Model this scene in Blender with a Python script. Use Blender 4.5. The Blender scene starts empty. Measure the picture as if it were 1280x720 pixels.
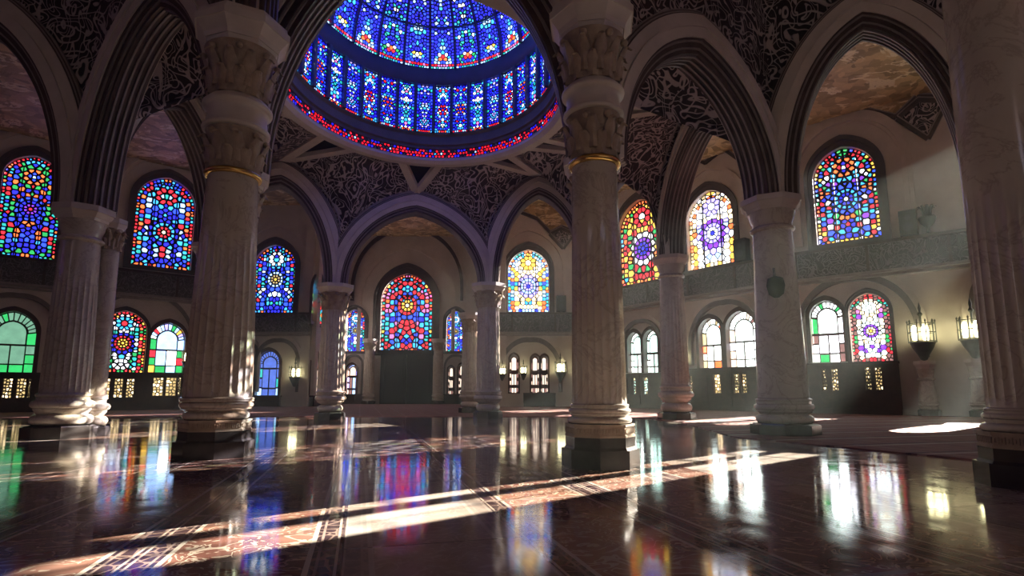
import bpy, bmesh, math, random
from mathutils import Vector, Matrix
from mathutils.geometry import delaunay_2d_cdt

C = bpy.context.scene
COL = C.collection
PI = math.pi
R = random.Random(7)

# ------------------------------------------------------------------ camera
F = 700.0; TP = 0.138; PIT = math.atan(TP); CY = 393.0; H = 1.0
cp, sp = math.cos(PIT), math.sin(PIT)
def ray(px, py):
    dx = (px-640)/F; dy = (CY-py)/F
    return Vector((dx, cp - sp*dy, sp + cp*dy))
def atY(px, py, Y):
    d = ray(px, py); t = Y/d.y
    return Vector((d.x*t, Y, H+d.z*t))
def atz(px, py, z):
    d = ray(px, py); t = (z-H)/d.z
    return Vector((d.x*t, d.y*t, z))
def zof(py, Y, px=640): return atY(px, py, Y).z
def xof(px, py, Y): return atY(px, py, Y).x
class Plane:
    """vertical plane through ground points P, Q; u runs from P to Q, n points to the room side"""
    def __init__(s, P, Q):
        s.P = Vector((P[0], P[1], 0)); s.Q = Vector((Q[0], Q[1], 0))
        s.L = (s.Q-s.P).length; s.U = (s.Q-s.P)/s.L
        s.N = Vector((s.U.y, -s.U.x, 0))
        s.sgn = 1
    def hit(s, px, py):
        d = ray(px, py); o = Vector((0, 0, H))
        t = (s.P-o).dot(s.N)/d.dot(s.N)
        p = o+d*t
        return (p-s.P).dot(s.U), p.z
    def pt(s, u, v, n=0.0): return s.P+s.U*u+Vector((0, 0, v))+s.N*n
cd = bpy.data.cameras.new('camera'); cam = bpy.data.objects.new('camera', cd); COL.objects.link(cam)
cam.location = (0, 0, H); cam.rotation_euler = (PI/2+PIT, 0, 0)
cd.lens = 36*F/1280; cd.sensor_width = 36; cd.shift_y = (CY-360)/1280; cd.clip_end = 300
C.camera = cam

# ------------------------------------------------------------------ materials
def newmat(name):
    m = bpy.data.materials.new(name); m.use_nodes = True
    nt = m.node_tree; nt.nodes.clear()
    out = nt.nodes.new('ShaderNodeOutputMaterial')
    return m, nt, out
def N(nt, t, **k):
    n = nt.nodes.new(t)
    for a, b in k.items():
        if a == 'inp':
            for i, v in b.items(): n.inputs[i].default_value = v
        else: setattr(n, a, b)
    return n
def L(nt, a, b): nt.links.new(a, b)
def coords(nt, scale=(1, 1, 1), rot=(0, 0, 0), world=False):
    if world:
        g = N(nt, 'ShaderNodeNewGeometry'); src = g.outputs['Position']
    else:
        g = N(nt, 'ShaderNodeTexCoord'); src = g.outputs['Object']
    mp = N(nt, 'ShaderNodeMapping'); mp.inputs['Scale'].default_value = scale; mp.inputs['Rotation'].default_value = rot
    L(nt, src, mp.inputs['Vector'])
    return mp.outputs[0]
def math_(nt, op, a, b=None, c=None):
    n = N(nt, 'ShaderNodeMath', operation=op)
    for i, v in enumerate((a, b, c)):
        if v is None: continue
        if isinstance(v, (int, float)): n.inputs[i].default_value = v
        else: L(nt, v, n.inputs[i])
    return n.outputs[0]
def mixc(nt, f, a, b):
    n = N(nt, 'ShaderNodeMix', data_type='RGBA')
    if isinstance(f, (int, float)): n.inputs[0].default_value = f
    else: L(nt, f, n.inputs[0])
    for i, v in ((6, a), (7, b)):
        if isinstance(v, tuple): n.inputs[i].default_value = v if len(v) == 4 else v+(1,)
        else: L(nt, v, n.inputs[i])
    return n.outputs[2]
def ramp(nt, fac, stops):
    n = N(nt, 'ShaderNodeValToRGB')
    cr = n.color_ramp
    while len(cr.elements) < len(stops): cr.elements.new(0.5)
    for e, (p, c) in zip(cr.elements, stops):
        e.position = p; e.color = c if len(c) == 4 else c+(1,)
    L(nt, fac, n.inputs[0])
    return n.outputs[0]
def noise(nt, vec, scale, detail=3, rough=.5, dist=0):
    n = N(nt, 'ShaderNodeTexNoise', inp={'Scale': scale, 'Detail': detail, 'Roughness': rough, 'Distortion': dist})
    L(nt, vec, n.inputs['Vector'])
    return n.outputs
def bump(nt, h, strength=.2, dist=.02):
    n = N(nt, 'ShaderNodeBump', inp={'Strength': strength, 'Distance': dist})
    L(nt, h, n.inputs['Height'])
    return n.outputs[0]
def princ(nt, out, col, rough=.5, spec=.5, metal=0, normal=None, coat=0):
    p = N(nt, 'ShaderNodeBsdfPrincipled')
    if isinstance(col, tuple): p.inputs['Base Color'].default_value = col if len(col) == 4 else col+(1,)
    else: L(nt, col, p.inputs['Base Color'])
    if isinstance(rough, (int, float)): p.inputs['Roughness'].default_value = rough
    else: L(nt, rough, p.inputs['Roughness'])
    p.inputs['Specular IOR Level'].default_value = spec; p.inputs['Metallic'].default_value = metal
    p.inputs['Coat Weight'].default_value = coat
    if normal is not None: L(nt, normal, p.inputs['Normal'])
    L(nt, p.outputs[0], out.inputs['Surface'])
    return p
def mat_stone(name, a, b, scale, rough, veins=None, bstr=.1):
    m, nt, out = newmat(name)
    v = coords(nt)
    n = noise(nt, v, scale, 6, .6)
    col = ramp(nt, n['Fac'], [(.3, a), (.7, b)])
    if veins:
        w = noise(nt, v, scale*.9, 5, .65, 1.5)
        t = math_(nt, 'ABSOLUTE', math_(nt, 'SUBTRACT', w['Fac'], .5))
        f = ramp(nt, t, [(0, (1, 1, 1)), (.035, (0, 0, 0))])
        col = mixc(nt, math_(nt, 'MULTIPLY', f, .6), col, veins)
    princ(nt, out, col, rough, .5, normal=bump(nt, noise(nt, v, scale*8, 4)['Fac'], bstr, .01))
    return m
M = {}
M['plaster'] = mat_stone('cream_plaster', (.58, .53, .48), (.70, .65, .60), 1.1, .6)
M['stone'] = mat_stone('cream_stone', (.58, .53, .47), (.72, .66, .60), 1.6, .42)
M['marble'] = mat_stone('polished_marble', (.50, .46, .385), (.62, .575, .49), 1.4, .15, (.36, .30, .25), .03)
M['carved'] = mat_stone('carved_capital_stone', (.30, .235, .17), (.48, .39, .29), 5, .5, bstr=.6)
M['darkstone'] = mat_stone('black_plinth_stone', (.030, .027, .026), (.065, .058, .055), 3, .22)
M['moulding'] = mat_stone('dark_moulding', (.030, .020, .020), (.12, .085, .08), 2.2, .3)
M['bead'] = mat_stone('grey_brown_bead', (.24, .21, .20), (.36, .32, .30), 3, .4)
M['archroll'] = mat_stone('grey_arch_roll', (.15, .135, .13), (.23, .21, .20), 3, .4)
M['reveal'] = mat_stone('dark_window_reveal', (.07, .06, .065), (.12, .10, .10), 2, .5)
M['wood'] = mat_stone('dark_stained_wood', (.038, .018, .016), (.080, .036, .030), 4, .62)
M['metal'] = mat_stone('dark_bronze', (.045, .05, .05), (.09, .10, .095), 5, .4)
M['frame'] = mat_stone('brown_window_bar', (.06, .028, .024), (.10, .05, .04), 4, .4)
M['blueband'] = mat_stone('navy_metal_band', (.012, .010, .05), (.03, .022, .10), 2, .3)
M['lead'] = mat_stone('lead_came', (.006, .005, .012), (.014, .012, .022), 4, .5)
m, nt, out = newmat('brass'); princ(nt, out, (.75, .50, .16), .25, metal=1); M['brass'] = m

def lace(name, dark, light, sc, lo_=.27):
    """carved script like interlace: light raised strokes on a dark ground"""
    m, nt, out = newmat(name)
    v = coords(nt, world=True)
    n1 = noise(nt, v, sc*.55, 1.0, .5, .6)['Fac']
    s1 = math_(nt, 'ABSOLUTE', math_(nt, 'SINE', math_(nt, 'MULTIPLY', n1, 34)))
    v2 = coords(nt, scale=(1, 1, .55), rot=(.3, .2, .5), world=True)
    n2 = noise(nt, v2, sc*.9, .5, .5, 1.2)['Fac']
    s2 = math_(nt, 'ABSOLUTE', math_(nt, 'SINE', math_(nt, 'MULTIPLY', n2, 22)))
    h = math_(nt, 'MINIMUM', s1, s2)
    st = ramp(nt, h, [(lo_, (1, 1, 1)), (lo_+.14, (0, 0, 0))])
    tint = noise(nt, v, 1.0)['Fac']
    lc = mixc(nt, tint, light, tuple(x*.7 for x in light))
    col = mixc(nt, st, dark, lc)
    princ(nt, out, col, .45, .4, normal=bump(nt, st, .8, .03))
    return m
M['lace'] = lace('carved_script_panel', (.020, .014, .018), (.58, .52, .51), 2.2)
M['lace_far'] = lace('carved_script_panel_fine', (.030, .020, .026), (.66, .58, .58), 2.0)
M['gallery'] = lace('pierced_gallery_front', (.075, .075, .08), (.25, .24, .245), 2.6, .26)
m, nt, out = newmat('dark_triangle'); princ(nt, out, (.016, .011, .013), .75, .25); M['black'] = m

# painted gold vault
m, nt, out = newmat('gold_painted_vault')
v = coords(nt, world=True)
nw = noise(nt, v, .55, 3, .6)
mixv = N(nt, 'ShaderNodeVectorMath', operation='MULTIPLY_ADD'); L(nt, nw['Color'], mixv.inputs[0]); mixv.inputs[1].default_value = (1.3, 1.3, 1.3); L(nt, v, mixv.inputs[2])
gs = noise(nt, coords(nt, scale=(.5, .8, 1.9), rot=(.25, .1, .5), world=True), .75, 6, .62, .6)['Fac']
gs = math_(nt, 'ABSOLUTE', math_(nt, 'SINE', math_(nt, 'MULTIPLY', gs, 15)))
vo = N(nt, 'ShaderNodeTexVoronoi', inp={'Scale': 2.6}); L(nt, mixv.outputs[0], vo.inputs['Vector'])
c1 = ramp(nt, vo.outputs['Color'], [(.2, (.34, .23, .09)), (.8, (.74, .54, .25))])
c2 = ramp(nt, gs, [(.22, (1, 1, 1)), (.42, (0, 0, 0))])
col = mixc(nt, c2, c1, (.95, .80, .50))
princ(nt, out, col, .5, normal=bump(nt, gs, .4, .05)); M['gold'] = m

# polished patterned floor
m, nt, out = newmat('polished_patterned_floor')
ANG = math.atan2(.26, .966)
v = coords(nt, rot=(0, 0, 0), world=True)
vr = N(nt, 'ShaderNodeVectorRotate', rotation_type='Z_AXIS'); vr.inputs['Angle'].default_value = -ANG; L(nt, v, vr.inputs['Vector'])
sx = N(nt, 'ShaderNodeSeparateXYZ'); L(nt, vr.outputs[0], sx.inputs[0])
U, V = sx.outputs[0], sx.outputs[1]
u = math_(nt, 'FRACT', math_(nt, 'DIVIDE', math_(nt, 'ADD', U, 30.08), 1.2))      # 0..1 across one strip
au = math_(nt, 'ABSOLUTE', math_(nt, 'SUBTRACT', u, .5))
def band(x, lo, hi): return math_(nt, 'MULTIPLY', math_(nt, 'GREATER_THAN', x, lo), math_(nt, 'LESS_THAN', x, hi))
# arabesque field
nn = noise(nt, vr.outputs[0], 3.3, 2.5, .55, 1.6)['Fac']
ar = math_(nt, 'ABSOLUTE', math_(nt, 'SINE', math_(nt, 'MULTIPLY', nn, 17)))
arf = ramp(nt, ar, [(.26, (1, 1, 1)), (.40, (0, 0, 0))])
big = noise(nt, vr.outputs[0], .8, 3, .5)['Fac']
field0 = mixc(nt, ramp(nt, big, [(.42, (0, 0, 0)), (.56, (1, 1, 1))]), (.16, .068, .052), (.26, .135, .10))
field = mixc(nt, arf, field0, (.46, .37, .29))
# small motif border
vm = N(nt, 'ShaderNodeTexVoronoi', feature='DISTANCE_TO_EDGE', inp={'Scale': 9.0}); L(nt, vr.outputs[0], vm.inputs['Vector'])
bord = mixc(nt, math_(nt, 'LESS_THAN', vm.outputs['Distance'], .07), (.05, .03, .035), (.25, .17, .14))
cr = math_(nt, 'FRACT', math_(nt, 'DIVIDE', V, 2.6))
col = mixc(nt, math_(nt, 'GREATER_THAN', au, .36), field, bord)
col = mixc(nt, band(au, .335, .362), col, (.50, .44, .37))
col = mixc(nt, band(au, .385, .40), col, (.30, .22, .19))
col = mixc(nt, band(au, .475, .49), col, (.45, .38, .32))
# plain veined marble paving towards the right and here and there between the strips
mn = noise(nt, vr.outputs[0], 1.5, 6, .65, .8)['Fac']
marb = ramp(nt, mn, [(.3, (.34, .29, .26)), (.55, (.50, .45, .40)), (.75, (.40, .34, .31))])
ju = math_(nt, 'LESS_THAN', math_(nt, 'FRACT', math_(nt, 'DIVIDE', V, 1.3)), .012)
ju2 = math_(nt, 'LESS_THAN', math_(nt, 'FRACT', math_(nt, 'DIVIDE', math_(nt, 'ADD', U, 30.08), 1.2)), .014)
marb = mixc(nt, math_(nt, 'MAXIMUM', ju, ju2), marb, (.10, .07, .07))
strip = math_(nt, 'FLOOR', math_(nt, 'DIVIDE', math_(nt, 'ADD', U, 30.08), 1.2))
wn = N(nt, 'ShaderNodeTexWhiteNoise', noise_dimensions='1D'); L(nt, strip, wn.inputs['W'])
plain = math_(nt, 'MAXIMUM', math_(nt, 'GREATER_THAN', U, 4.2), math_(nt, 'GREATER_THAN', wn.outputs['Value'], .72))
plain = math_(nt, 'MULTIPLY', plain, .75)
col = mixc(nt, plain, col, marb)
# cross bands
col = mixc(nt, math_(nt, 'LESS_THAN', cr, .02), col, (.30, .24, .21))
rn = noise(nt, v, 3.0, 4)['Fac']
rgh = N(nt, 'ShaderNodeMapRange', inp={'From Min': .3, 'From Max': .7, 'To Min': .05, 'To Max': .13}); L(nt, rn, rgh.inputs[0])
wav = noise(nt, coords(nt, scale=(1, .35, 1), world=True), 2.2, 2)['Fac']
jn = math_(nt, 'MAXIMUM', ju, ju2)
hh = math_(nt, 'SUBTRACT', wav, math_(nt, 'MULTIPLY', jn, .25))
princ(nt, out, col, rgh.outputs[0], .55, normal=bump(nt, hh, .10, .02)); M['floor'] = m

# carpet
m, nt, out = newmat('red_carpet')
v = coords(nt, world=True)
vr = N(nt, 'ShaderNodeVectorRotate', rotation_type='Z_AXIS'); vr.inputs['Angle'].default_value = -ANG; L(nt, v, vr.inputs['Vector'])
sx = N(nt, 'ShaderNodeSeparateXYZ'); L(nt, vr.outputs[0], sx.inputs[0])
fr = math_(nt, 'FRACT', math_(nt, 'DIVIDE', sx.outputs[1], 1.4))
base = ramp(nt, noise(nt, v, 3, 4)['Fac'], [(.3, (.18, .062, .062)), (.7, (.27, .115, .105))])
col = mixc(nt, math_(nt, 'LESS_THAN', fr, .10), base, (.42, .30, .25))
col = mixc(nt, band(fr, .16, .22), col, (.07, .02, .03))
fr2 = math_(nt, 'FRACT', math_(nt, 'DIVIDE', sx.outputs[0], .9))
col = mixc(nt, math_(nt, 'MULTIPLY', math_(nt, 'LESS_THAN', fr2, .06), .6), col, (.35, .22, .19))
princ(nt, out, col, .75, .3, normal=bump(nt, noise(nt, v, 120, 2)['Fac'], .5, .01)); M['carpet'] = m

# glowing glass: emission in the material stands in for daylight; also lamp glass
def glow(name, col, st, tr=.0):
    m, nt, out = newmat(name)
    v = coords(nt)
    n = noise(nt, v, 2.5, 3, .6)
    c = mixc(nt, ramp(nt, n['Fac'], [(.35, (0, 0, 0)), (.7, (1, 1, 1))]), tuple(x*.72 for x in col), col)
    e = N(nt, 'ShaderNodeEmission'); L(nt, c, e.inputs[0]); e.inputs[1].default_value = st
    g = N(nt, 'ShaderNodeBsdfGlossy', inp={'Roughness': .25}); g.inputs[0].default_value = (.03, .03, .03, 1)
    a = N(nt, 'ShaderNodeAddShader'); L(nt, e.outputs[0], a.inputs[0])
    if tr > 0:
        t = N(nt, 'ShaderNodeBsdfTransparent')
        k = [tr*(.78+.22*x/max(max(col), .01)) for x in col]
        t.inputs[0].default_value = (*k, 1)
        L(nt, t.outputs[0], a.inputs[1])
    else:
        L(nt, g.outputs[0], a.inputs[1])
    L(nt, a.outputs[0], out.inputs['Surface'])
    return m
GL = {'deep': ((.008, .006, .80), 2.0), 'blue': ((.012, .045, 1.0), 2.4), 'cyan': ((.03, .36, .90), 1.7), 'teal': ((.01, .42, .36), 1.3),
      'green': ((.01, .40, .07), 1.2), 'lime': ((.30, .75, .10), 1.3), 'yellow': ((1.0, .52, .04), 1.9), 'orange': ((1.0, .13, .012), 1.9),
      'red': ((.90, .006, .012), 1.7), 'purple': ((.20, .02, .80), 1.6), 'pink': ((.80, .14, .42), 1.6), 'white': ((.92, .92, 1.0), 2.2),
      'cream': ((1.0, .76, .42), 2.0), 'pale': ((.34, .58, 1.0), 1.8), 'palegreen': ((.26, .62, .36), .62), 'clear': ((.86, 1.0, .94), 3.0),
      'lav': ((.36, .30, 1.0), 1.9), 'black': ((.02, .012, .05), .3), 'clearwarm': ((1.0, .76, .56), 1.4), 'clearblue': ((.10, .20, .85), .8), 'rose': ((.42, .16, .12), .8),
      'mint': ((.62, .98, .84), 1.7), 'sand': ((.80, .58, .24), 1.0), 'frost': ((.60, .66, .64), .12)}
CLEAR = {'frost': .92, 'white': .85, 'clear': .92, 'clearwarm': .8, 'cream': .8, 'pale': .6, 'mint': .85, 'lav': .5}
DIM = ('palegreen', 'clearwarm', 'clearblue', 'rose', 'frost', 'black', 'sand')
GM = {k: glow('glass_'+k, c, s*(1 if k in DIM else 1.7 if k in ('clear', 'mint', 'white', 'cream') else 1.3), CLEAR.get(k, .58)) for k, (c, s) in GL.items()}  # panes emit their colour in place of daylight from outside
M['lamp'] = glow('lamp_glass_lit', (1.0, .93, .50), 9.0)

# ------------------------------------------------------------------ mesh helpers
class MB:
    def __init__(s): s.v = []; s.f = []; s.m = []
    def add(s, vs, fs, mi=0):
        o = len(s.v); s.v += [tuple(p) for p in vs]; s.f += [tuple(i+o for i in f) for f in fs]; s.m += [mi]*len(fs)
        return s
    def build(s, name, mats, parent=None, smooth=False, loc=None, angle=None):
        me = bpy.data.meshes.new(name)
        if loc is None: loc = parent.location.copy() if parent is not None and parent.get('_w') else Vector((0, 0, 0))
        if parent is not None:
            base = wloc(parent)
        else: base = Vector(loc)
        me.from_pydata([tuple(Vector(p)-base) for p in s.v], [], s.f)
        if not isinstance(mats, (list, tuple)): mats = [mats]
        for m_ in mats: me.materials.append(m_)
        if len(mats) > 1: me.polygons.foreach_set('material_index', s.m)
        if smooth: 
            me.polygons.foreach_set('use_smooth', [True]*len(me.polygons))
            if angle: me.set_sharp_from_angle(angle=math.radians(angle))
        me.update()
        o = bpy.data.objects.new(name, me); COL.objects.link(o)
        if parent is not None: o.parent = parent
        else: o.location = base
        WL[o.name] = base
        return o
WL = {}
def wloc(o): return WL.get(o.name, Vector((0, 0, 0)))
def empty(name, loc):
    o = bpy.data.objects.new(name, None); COL.objects.link(o); o.location = loc; o.empty_display_size = .2
    WL[o.name] = Vector(loc); return o
def tag(o, label=None, cat=None, group=None, kind=None):
    if label: o['label'] = label
    if cat: o['category'] = cat
    if group: o['group'] = group
    if kind: o['kind'] = kind
    return o
def thing(name, loc, label, cat, group=None): return tag(empty(name, loc), label, cat, group)

def box(mb, c, s, rz=0, mi=0):
    cs, sn = math.cos(rz), math.sin(rz); vs = []
    for z in (-1, 1):
        for y in (-1, 1):
            for x in (-1, 1):
                a, b = x*s[0]/2, y*s[1]/2
                vs.append((c[0]+a*cs-b*sn, c[1]+a*sn+b*cs, c[2]+z*s[2]/2))
    return mb.add(vs, [(0, 2, 3, 1), (4, 5, 7, 6), (0, 1, 5, 4), (2, 6, 7, 3), (0, 4, 6, 2), (1, 3, 7, 5)], mi)
def pbox(mb, pl, u0, u1, v0, v1, n0, n1, mi=0):
    vs = [pl.pt(u, v, n) for n in (n0, n1) for v in (v0, v1) for u in (u0, u1)]
    return mb.add(vs, [(0, 2, 3, 1), (4, 5, 7, 6), (0, 1, 5, 4), (2, 6, 7, 3), (0, 4, 6, 2), (1, 3, 7, 5)], mi)
def lathe(mb, c, prof, seg=48, rfun=None, rot=0, mi=0, caps=True):
    vs = []; fs = []
    for (r, z) in prof:
        for k in range(seg):
            a = rot+2*PI*k/seg
            rr = r*(rfun(a, z) if rfun else 1)
            vs.append((c[0]+rr*math.cos(a), c[1]+rr*math.sin(a), c[2]+z))
    n = len(prof)
    for i in range(n-1):
        for k in range(seg):
            a, b = i*seg+k, i*seg+(k+1) % seg
            fs.append((a, b, b+seg, a+seg))
    if caps:
        fs.append(tuple(range(seg-1, -1, -1))); fs.append(tuple((n-1)*seg+k for k in range(seg)))
    return mb.add(vs, fs, mi)
def strip(mb, pl, ca, cb, n0, n1, mi=0):
    """solid ring between two curves (lists of (u,v)) from depth n0 to n1"""
    k = len(ca); vs = []
    for n in (n0, n1):
        for c in (ca, cb):
            vs += [pl.pt(u, v, n) for u, v in c]
    fs = []
    for i in range(k-1):
        a0, b0, a1, b1 = i, k+i, 2*k+i, 3*k+i
        fs += [(a0, a0+1, b0+1, b0), (a1, b1, b1+1, a1+1), (a0, a1, a1+1, a0+1), (b0, b0+1, b1+1, b1)]
    fs += [(0, k, 3*k, 2*k), (k-1, 3*k-1, 4*k-1, 2*k-1)]
    return mb.add(vs, fs, mi)
def prism(mb, pl, outer, holes, n0, n1, mi=0):
    loops = [outer]+list(holes)
    pts = []; edges = []
    for lp in loops:
        o = len(pts); pts += [Vector((a, b)) for a, b in lp]
        edges += [(o+i, o+(i+1) % len(lp)) for i in range(len(lp))]
    r = delaunay_2d_cdt(pts, edges, [], 0, 1e-5, False)
    V2 = r[0]
    def inside(x, y, lp):
        c_ = False; j = len(lp)-1
        for i in range(len(lp)):
            xi, yi = lp[i]; xj, yj = lp[j]
            if (yi > y) != (yj > y) and x < (xj-xi)*(y-yi)/(yj-yi)+xi: c_ = not c_
            j = i
        return c_
    F2 = []
    for f in r[2]:
        x = sum(V2[i].x for i in f)/len(f); y = sum(V2[i].y for i in f)/len(f)
        if inside(x, y, outer) and not any(inside(x, y, h_) for h_ in holes): F2.append(f)
    vs = [pl.pt(p.x, p.y, n0) for p in V2]+[pl.pt(p.x, p.y, n1) for p in V2]
    k = len(V2)
    fs = [tuple(f) for f in F2]+[tuple(i+k for i in reversed(f)) for f in F2]
    mb.add(vs, fs, mi)
    for lp in loops:
        q = len(lp)
        vs = [pl.pt(a, b, n0) for a, b in lp]+[pl.pt(a, b, n1) for a, b in lp]
        mb.add(vs, [(i, (i+1) % q, q+(i+1) % q, q+i) for i in range(q)], mi)
    return mb
class Horiz:
    def pt(s, u, v, n=0): return Vector((u, v, n))
HZ = Horiz()

def halfarc(w, v0, v1, n=14, k=1.22):
    """points from (w,v0) to (0,v1): one side of a pointed arch, scaled to fit"""
    h = k*w; Rr = (w*w+h*h)/(2*w); cx = w-Rr; am = math.atan2(h, -cx)
    return [(cx+Rr*math.cos(am*i/n), v0+(v1-v0)*(Rr*math.sin(am*i/n))/h) for i in range(n+1)]
def archcurve(uc, w, vl, vr, va, n=14, k=1.22, clamp=None):
    l = [(uc-a, b) for a, b in halfarc(w, vl, va, n, k)]
    r = [(uc+a, b) for a, b in halfarc(w, vr, va, n, k)]
    c = l+r[::-1][1:]
    if clamp is not None: c = [(max(clamp[0], min(clamp[1], a)), b) for a, b in c]
    return c
def lancet(uc, w, v0, vs, va, n=10, k=1.22):
    """closed outline of a pointed window"""
    return [(uc-w, v0)]+archcurve(uc, w, vs, vs, va, n, k)+[(uc+w, v0)]

# ------------------------------------------------------------------ voronoi glass
def clip(poly, nx, ny, d):
    out_ = []; m_ = len(poly)
    for i in range(m_):
        a, b = poly[i], poly[(i+1) % m_]
        da = a[0]*nx+a[1]*ny-d; db = b[0]*nx+b[1]*ny-d
        if da <= 0: out_.append(a)
        if (da < 0 < db) or (db < 0 < da):
            t = da/(da-db); out_.append((a[0]+(b[0]-a[0])*t, a[1]+(b[1]-a[1])*t))
    return out_
def voronoi(seeds, outline):
    res = []
    for i, s in enumerate(seeds):
        near = sorted((((q[0]-s[0])**2+(q[1]-s[1])**2, j) for j, q in enumerate(seeds) if j != i))[:22]
        poly = outline
        for d2, j in near:
            q = seeds[j]; nx, ny = q[0]-s[0], q[1]-s[1]
            if d2 < 1e-8: continue
            poly = clip(poly, nx, ny, (q[0]**2+q[1]**2-s[0]**2-s[1]**2)/2)
            if len(poly) < 3: break
        res.append(poly if len(poly) >= 3 else None)
    return res
def shrink(poly, t):
    cx = sum(p[0] for p in poly)/len(poly); cy = sum(p[1] for p in poly)/len(poly)
    rin = 1e9
    for i in range(len(poly)):
        a, b = poly[i], poly[(i+1) % len(poly)]
        ex, ey = b[0]-a[0], b[1]-a[1]; l = math.hypot(ex, ey)
        if l < 1e-6: continue
        rin = min(rin, abs((cx-a[0])*ey-(cy-a[1])*ex)/l)
    k = max(.12, 1-t/max(rin, 1e-4))
    return [(cx+(p[0]-cx)*k, cy+(p[1]-cy)*k) for p in poly]
def ensure_ccw(poly):
    a = sum(poly[i][0]*poly[(i+1) % len(poly)][1]-poly[(i+1) % len(poly)][0]*poly[i][1] for i in range(len(poly)))
    return poly if a > 0 else poly[::-1]
def glass_cells(gm, lm, seeds, cols, outline, t, mapf, keys):
    outline = ensure_ccw(outline)
    for s, cname, poly in zip(seeds, cols, voronoi(seeds, outline)):
        if not poly: continue
        q = shrink(poly, t); m_ = len(poly)
        gm.add([mapf(a, b, 0) for a, b in q], [tuple(range(m_))], keys.index(cname))
        vs = [mapf(a, b, 0) for a, b in q]+[mapf(a, b, t*.7) for a, b in poly]
        lm.add(vs, [(i, (i+1) % m_, m_+(i+1) % m_, m_+i) for i in range(m_)])
PAL = {
 # border, field, accent, medallion, rosette centre
 'multi':  dict(border=['red', 'orange', 'green', 'cyan', 'blue', 'red', 'yellow', 'white'], field=['deep', 'blue', 'deep', 'purple', 'cyan', 'red'], accent=['cyan', 'orange', 'white', 'green'], ros=['white', 'deep', 'cyan', 'blue'], top='white'),
 'blue':   dict(border=['red', 'orange', 'deep', 'cyan', 'red', 'teal', 'blue'], field=['deep', 'deep', 'deep', 'blue', 'cyan', 'pale'], accent=['cyan', 'red', 'pale', 'yellow'], ros=['cream', 'red', 'cyan', 'deep'], top='teal'),
 'gold':   dict(border=['yellow', 'orange', 'red', 'green', 'cyan', 'yellow', 'orange'], field=['red', 'yellow', 'deep', 'orange', 'purple', 'green'], accent=['yellow', 'red', 'green', 'white'], ros=['deep', 'deep', 'purple', 'white'], top='white'),
 'pearl':  dict(border=['yellow', 'cream', 'sand', 'white', 'cream', 'orange'], field=['white', 'white', 'cream', 'white', 'lav', 'pale'], accent=['white', 'lav', 'cream'], ros=['deep', 'white', 'lav', 'purple'], top='white'),
 'rose':   dict(border=['red', 'orange', 'blue', 'cyan', 'red', 'yellow', 'pink', 'teal'], field=['red', 'blue', 'cyan', 'red', 'teal', 'deep', 'orange'], accent=['cyan', 'red', 'pink', 'blue'], ros=['cream', 'yellow', 'red', 'blue'], top='cyan'),
 'bluebrd': dict(border=['deep', 'cyan', 'teal', 'orange', 'red', 'blue'], field=['deep', 'blue', 'cyan', 'deep', 'pale', 'teal'], accent=['cyan', 'white', 'blue'], ros=['yellow', 'sand', 'pale', 'blue'], top='cyan'),
 'diamond': dict(border=['cyan', 'blue', 'yellow', 'pale', 'orange', 'teal'], field=['cream', 'yellow', 'pale', 'white', 'red', 'cyan'], accent=['cream', 'yellow', 'white'], ros=['deep', 'lav', 'pale', 'lav'], top='cream'),
 'dark':   dict(border=['red', 'green', 'orange', 'deep', 'red', 'cyan', 'teal'], field=['deep', 'deep', 'green', 'blue', 'deep', 'red', 'orange'], accent=['green', 'orange', 'blue', 'cyan'], ros=['red', 'purple', 'deep', 'blue'], top='pale'),
 'redoval': dict(border=['red', 'red', 'orange', 'green', 'red', 'yellow'], field=['white', 'cyan', 'teal', 'green', 'pale'], accent=['white', 'cyan', 'teal'], ros=['yellow', 'yellow', 'red', 'deep'], top='red'),
 'redclear': dict(border=['rose', 'green', 'rose', 'red', 'rose', 'teal'], field=['clear', 'clear', 'cream', 'white', 'pink'], accent=['cream', 'clear', 'purple'], ros=['yellow', 'cream', 'purple', 'clear'], top='clear'),
 'slim':   dict(border=['orange', 'red', 'teal', 'cyan'], field=['palegreen', 'lime', 'mint', 'teal'], accent=['mint', 'lime'], ros=['palegreen', 'mint', 'lime', 'teal'], top='teal'),
}
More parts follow.
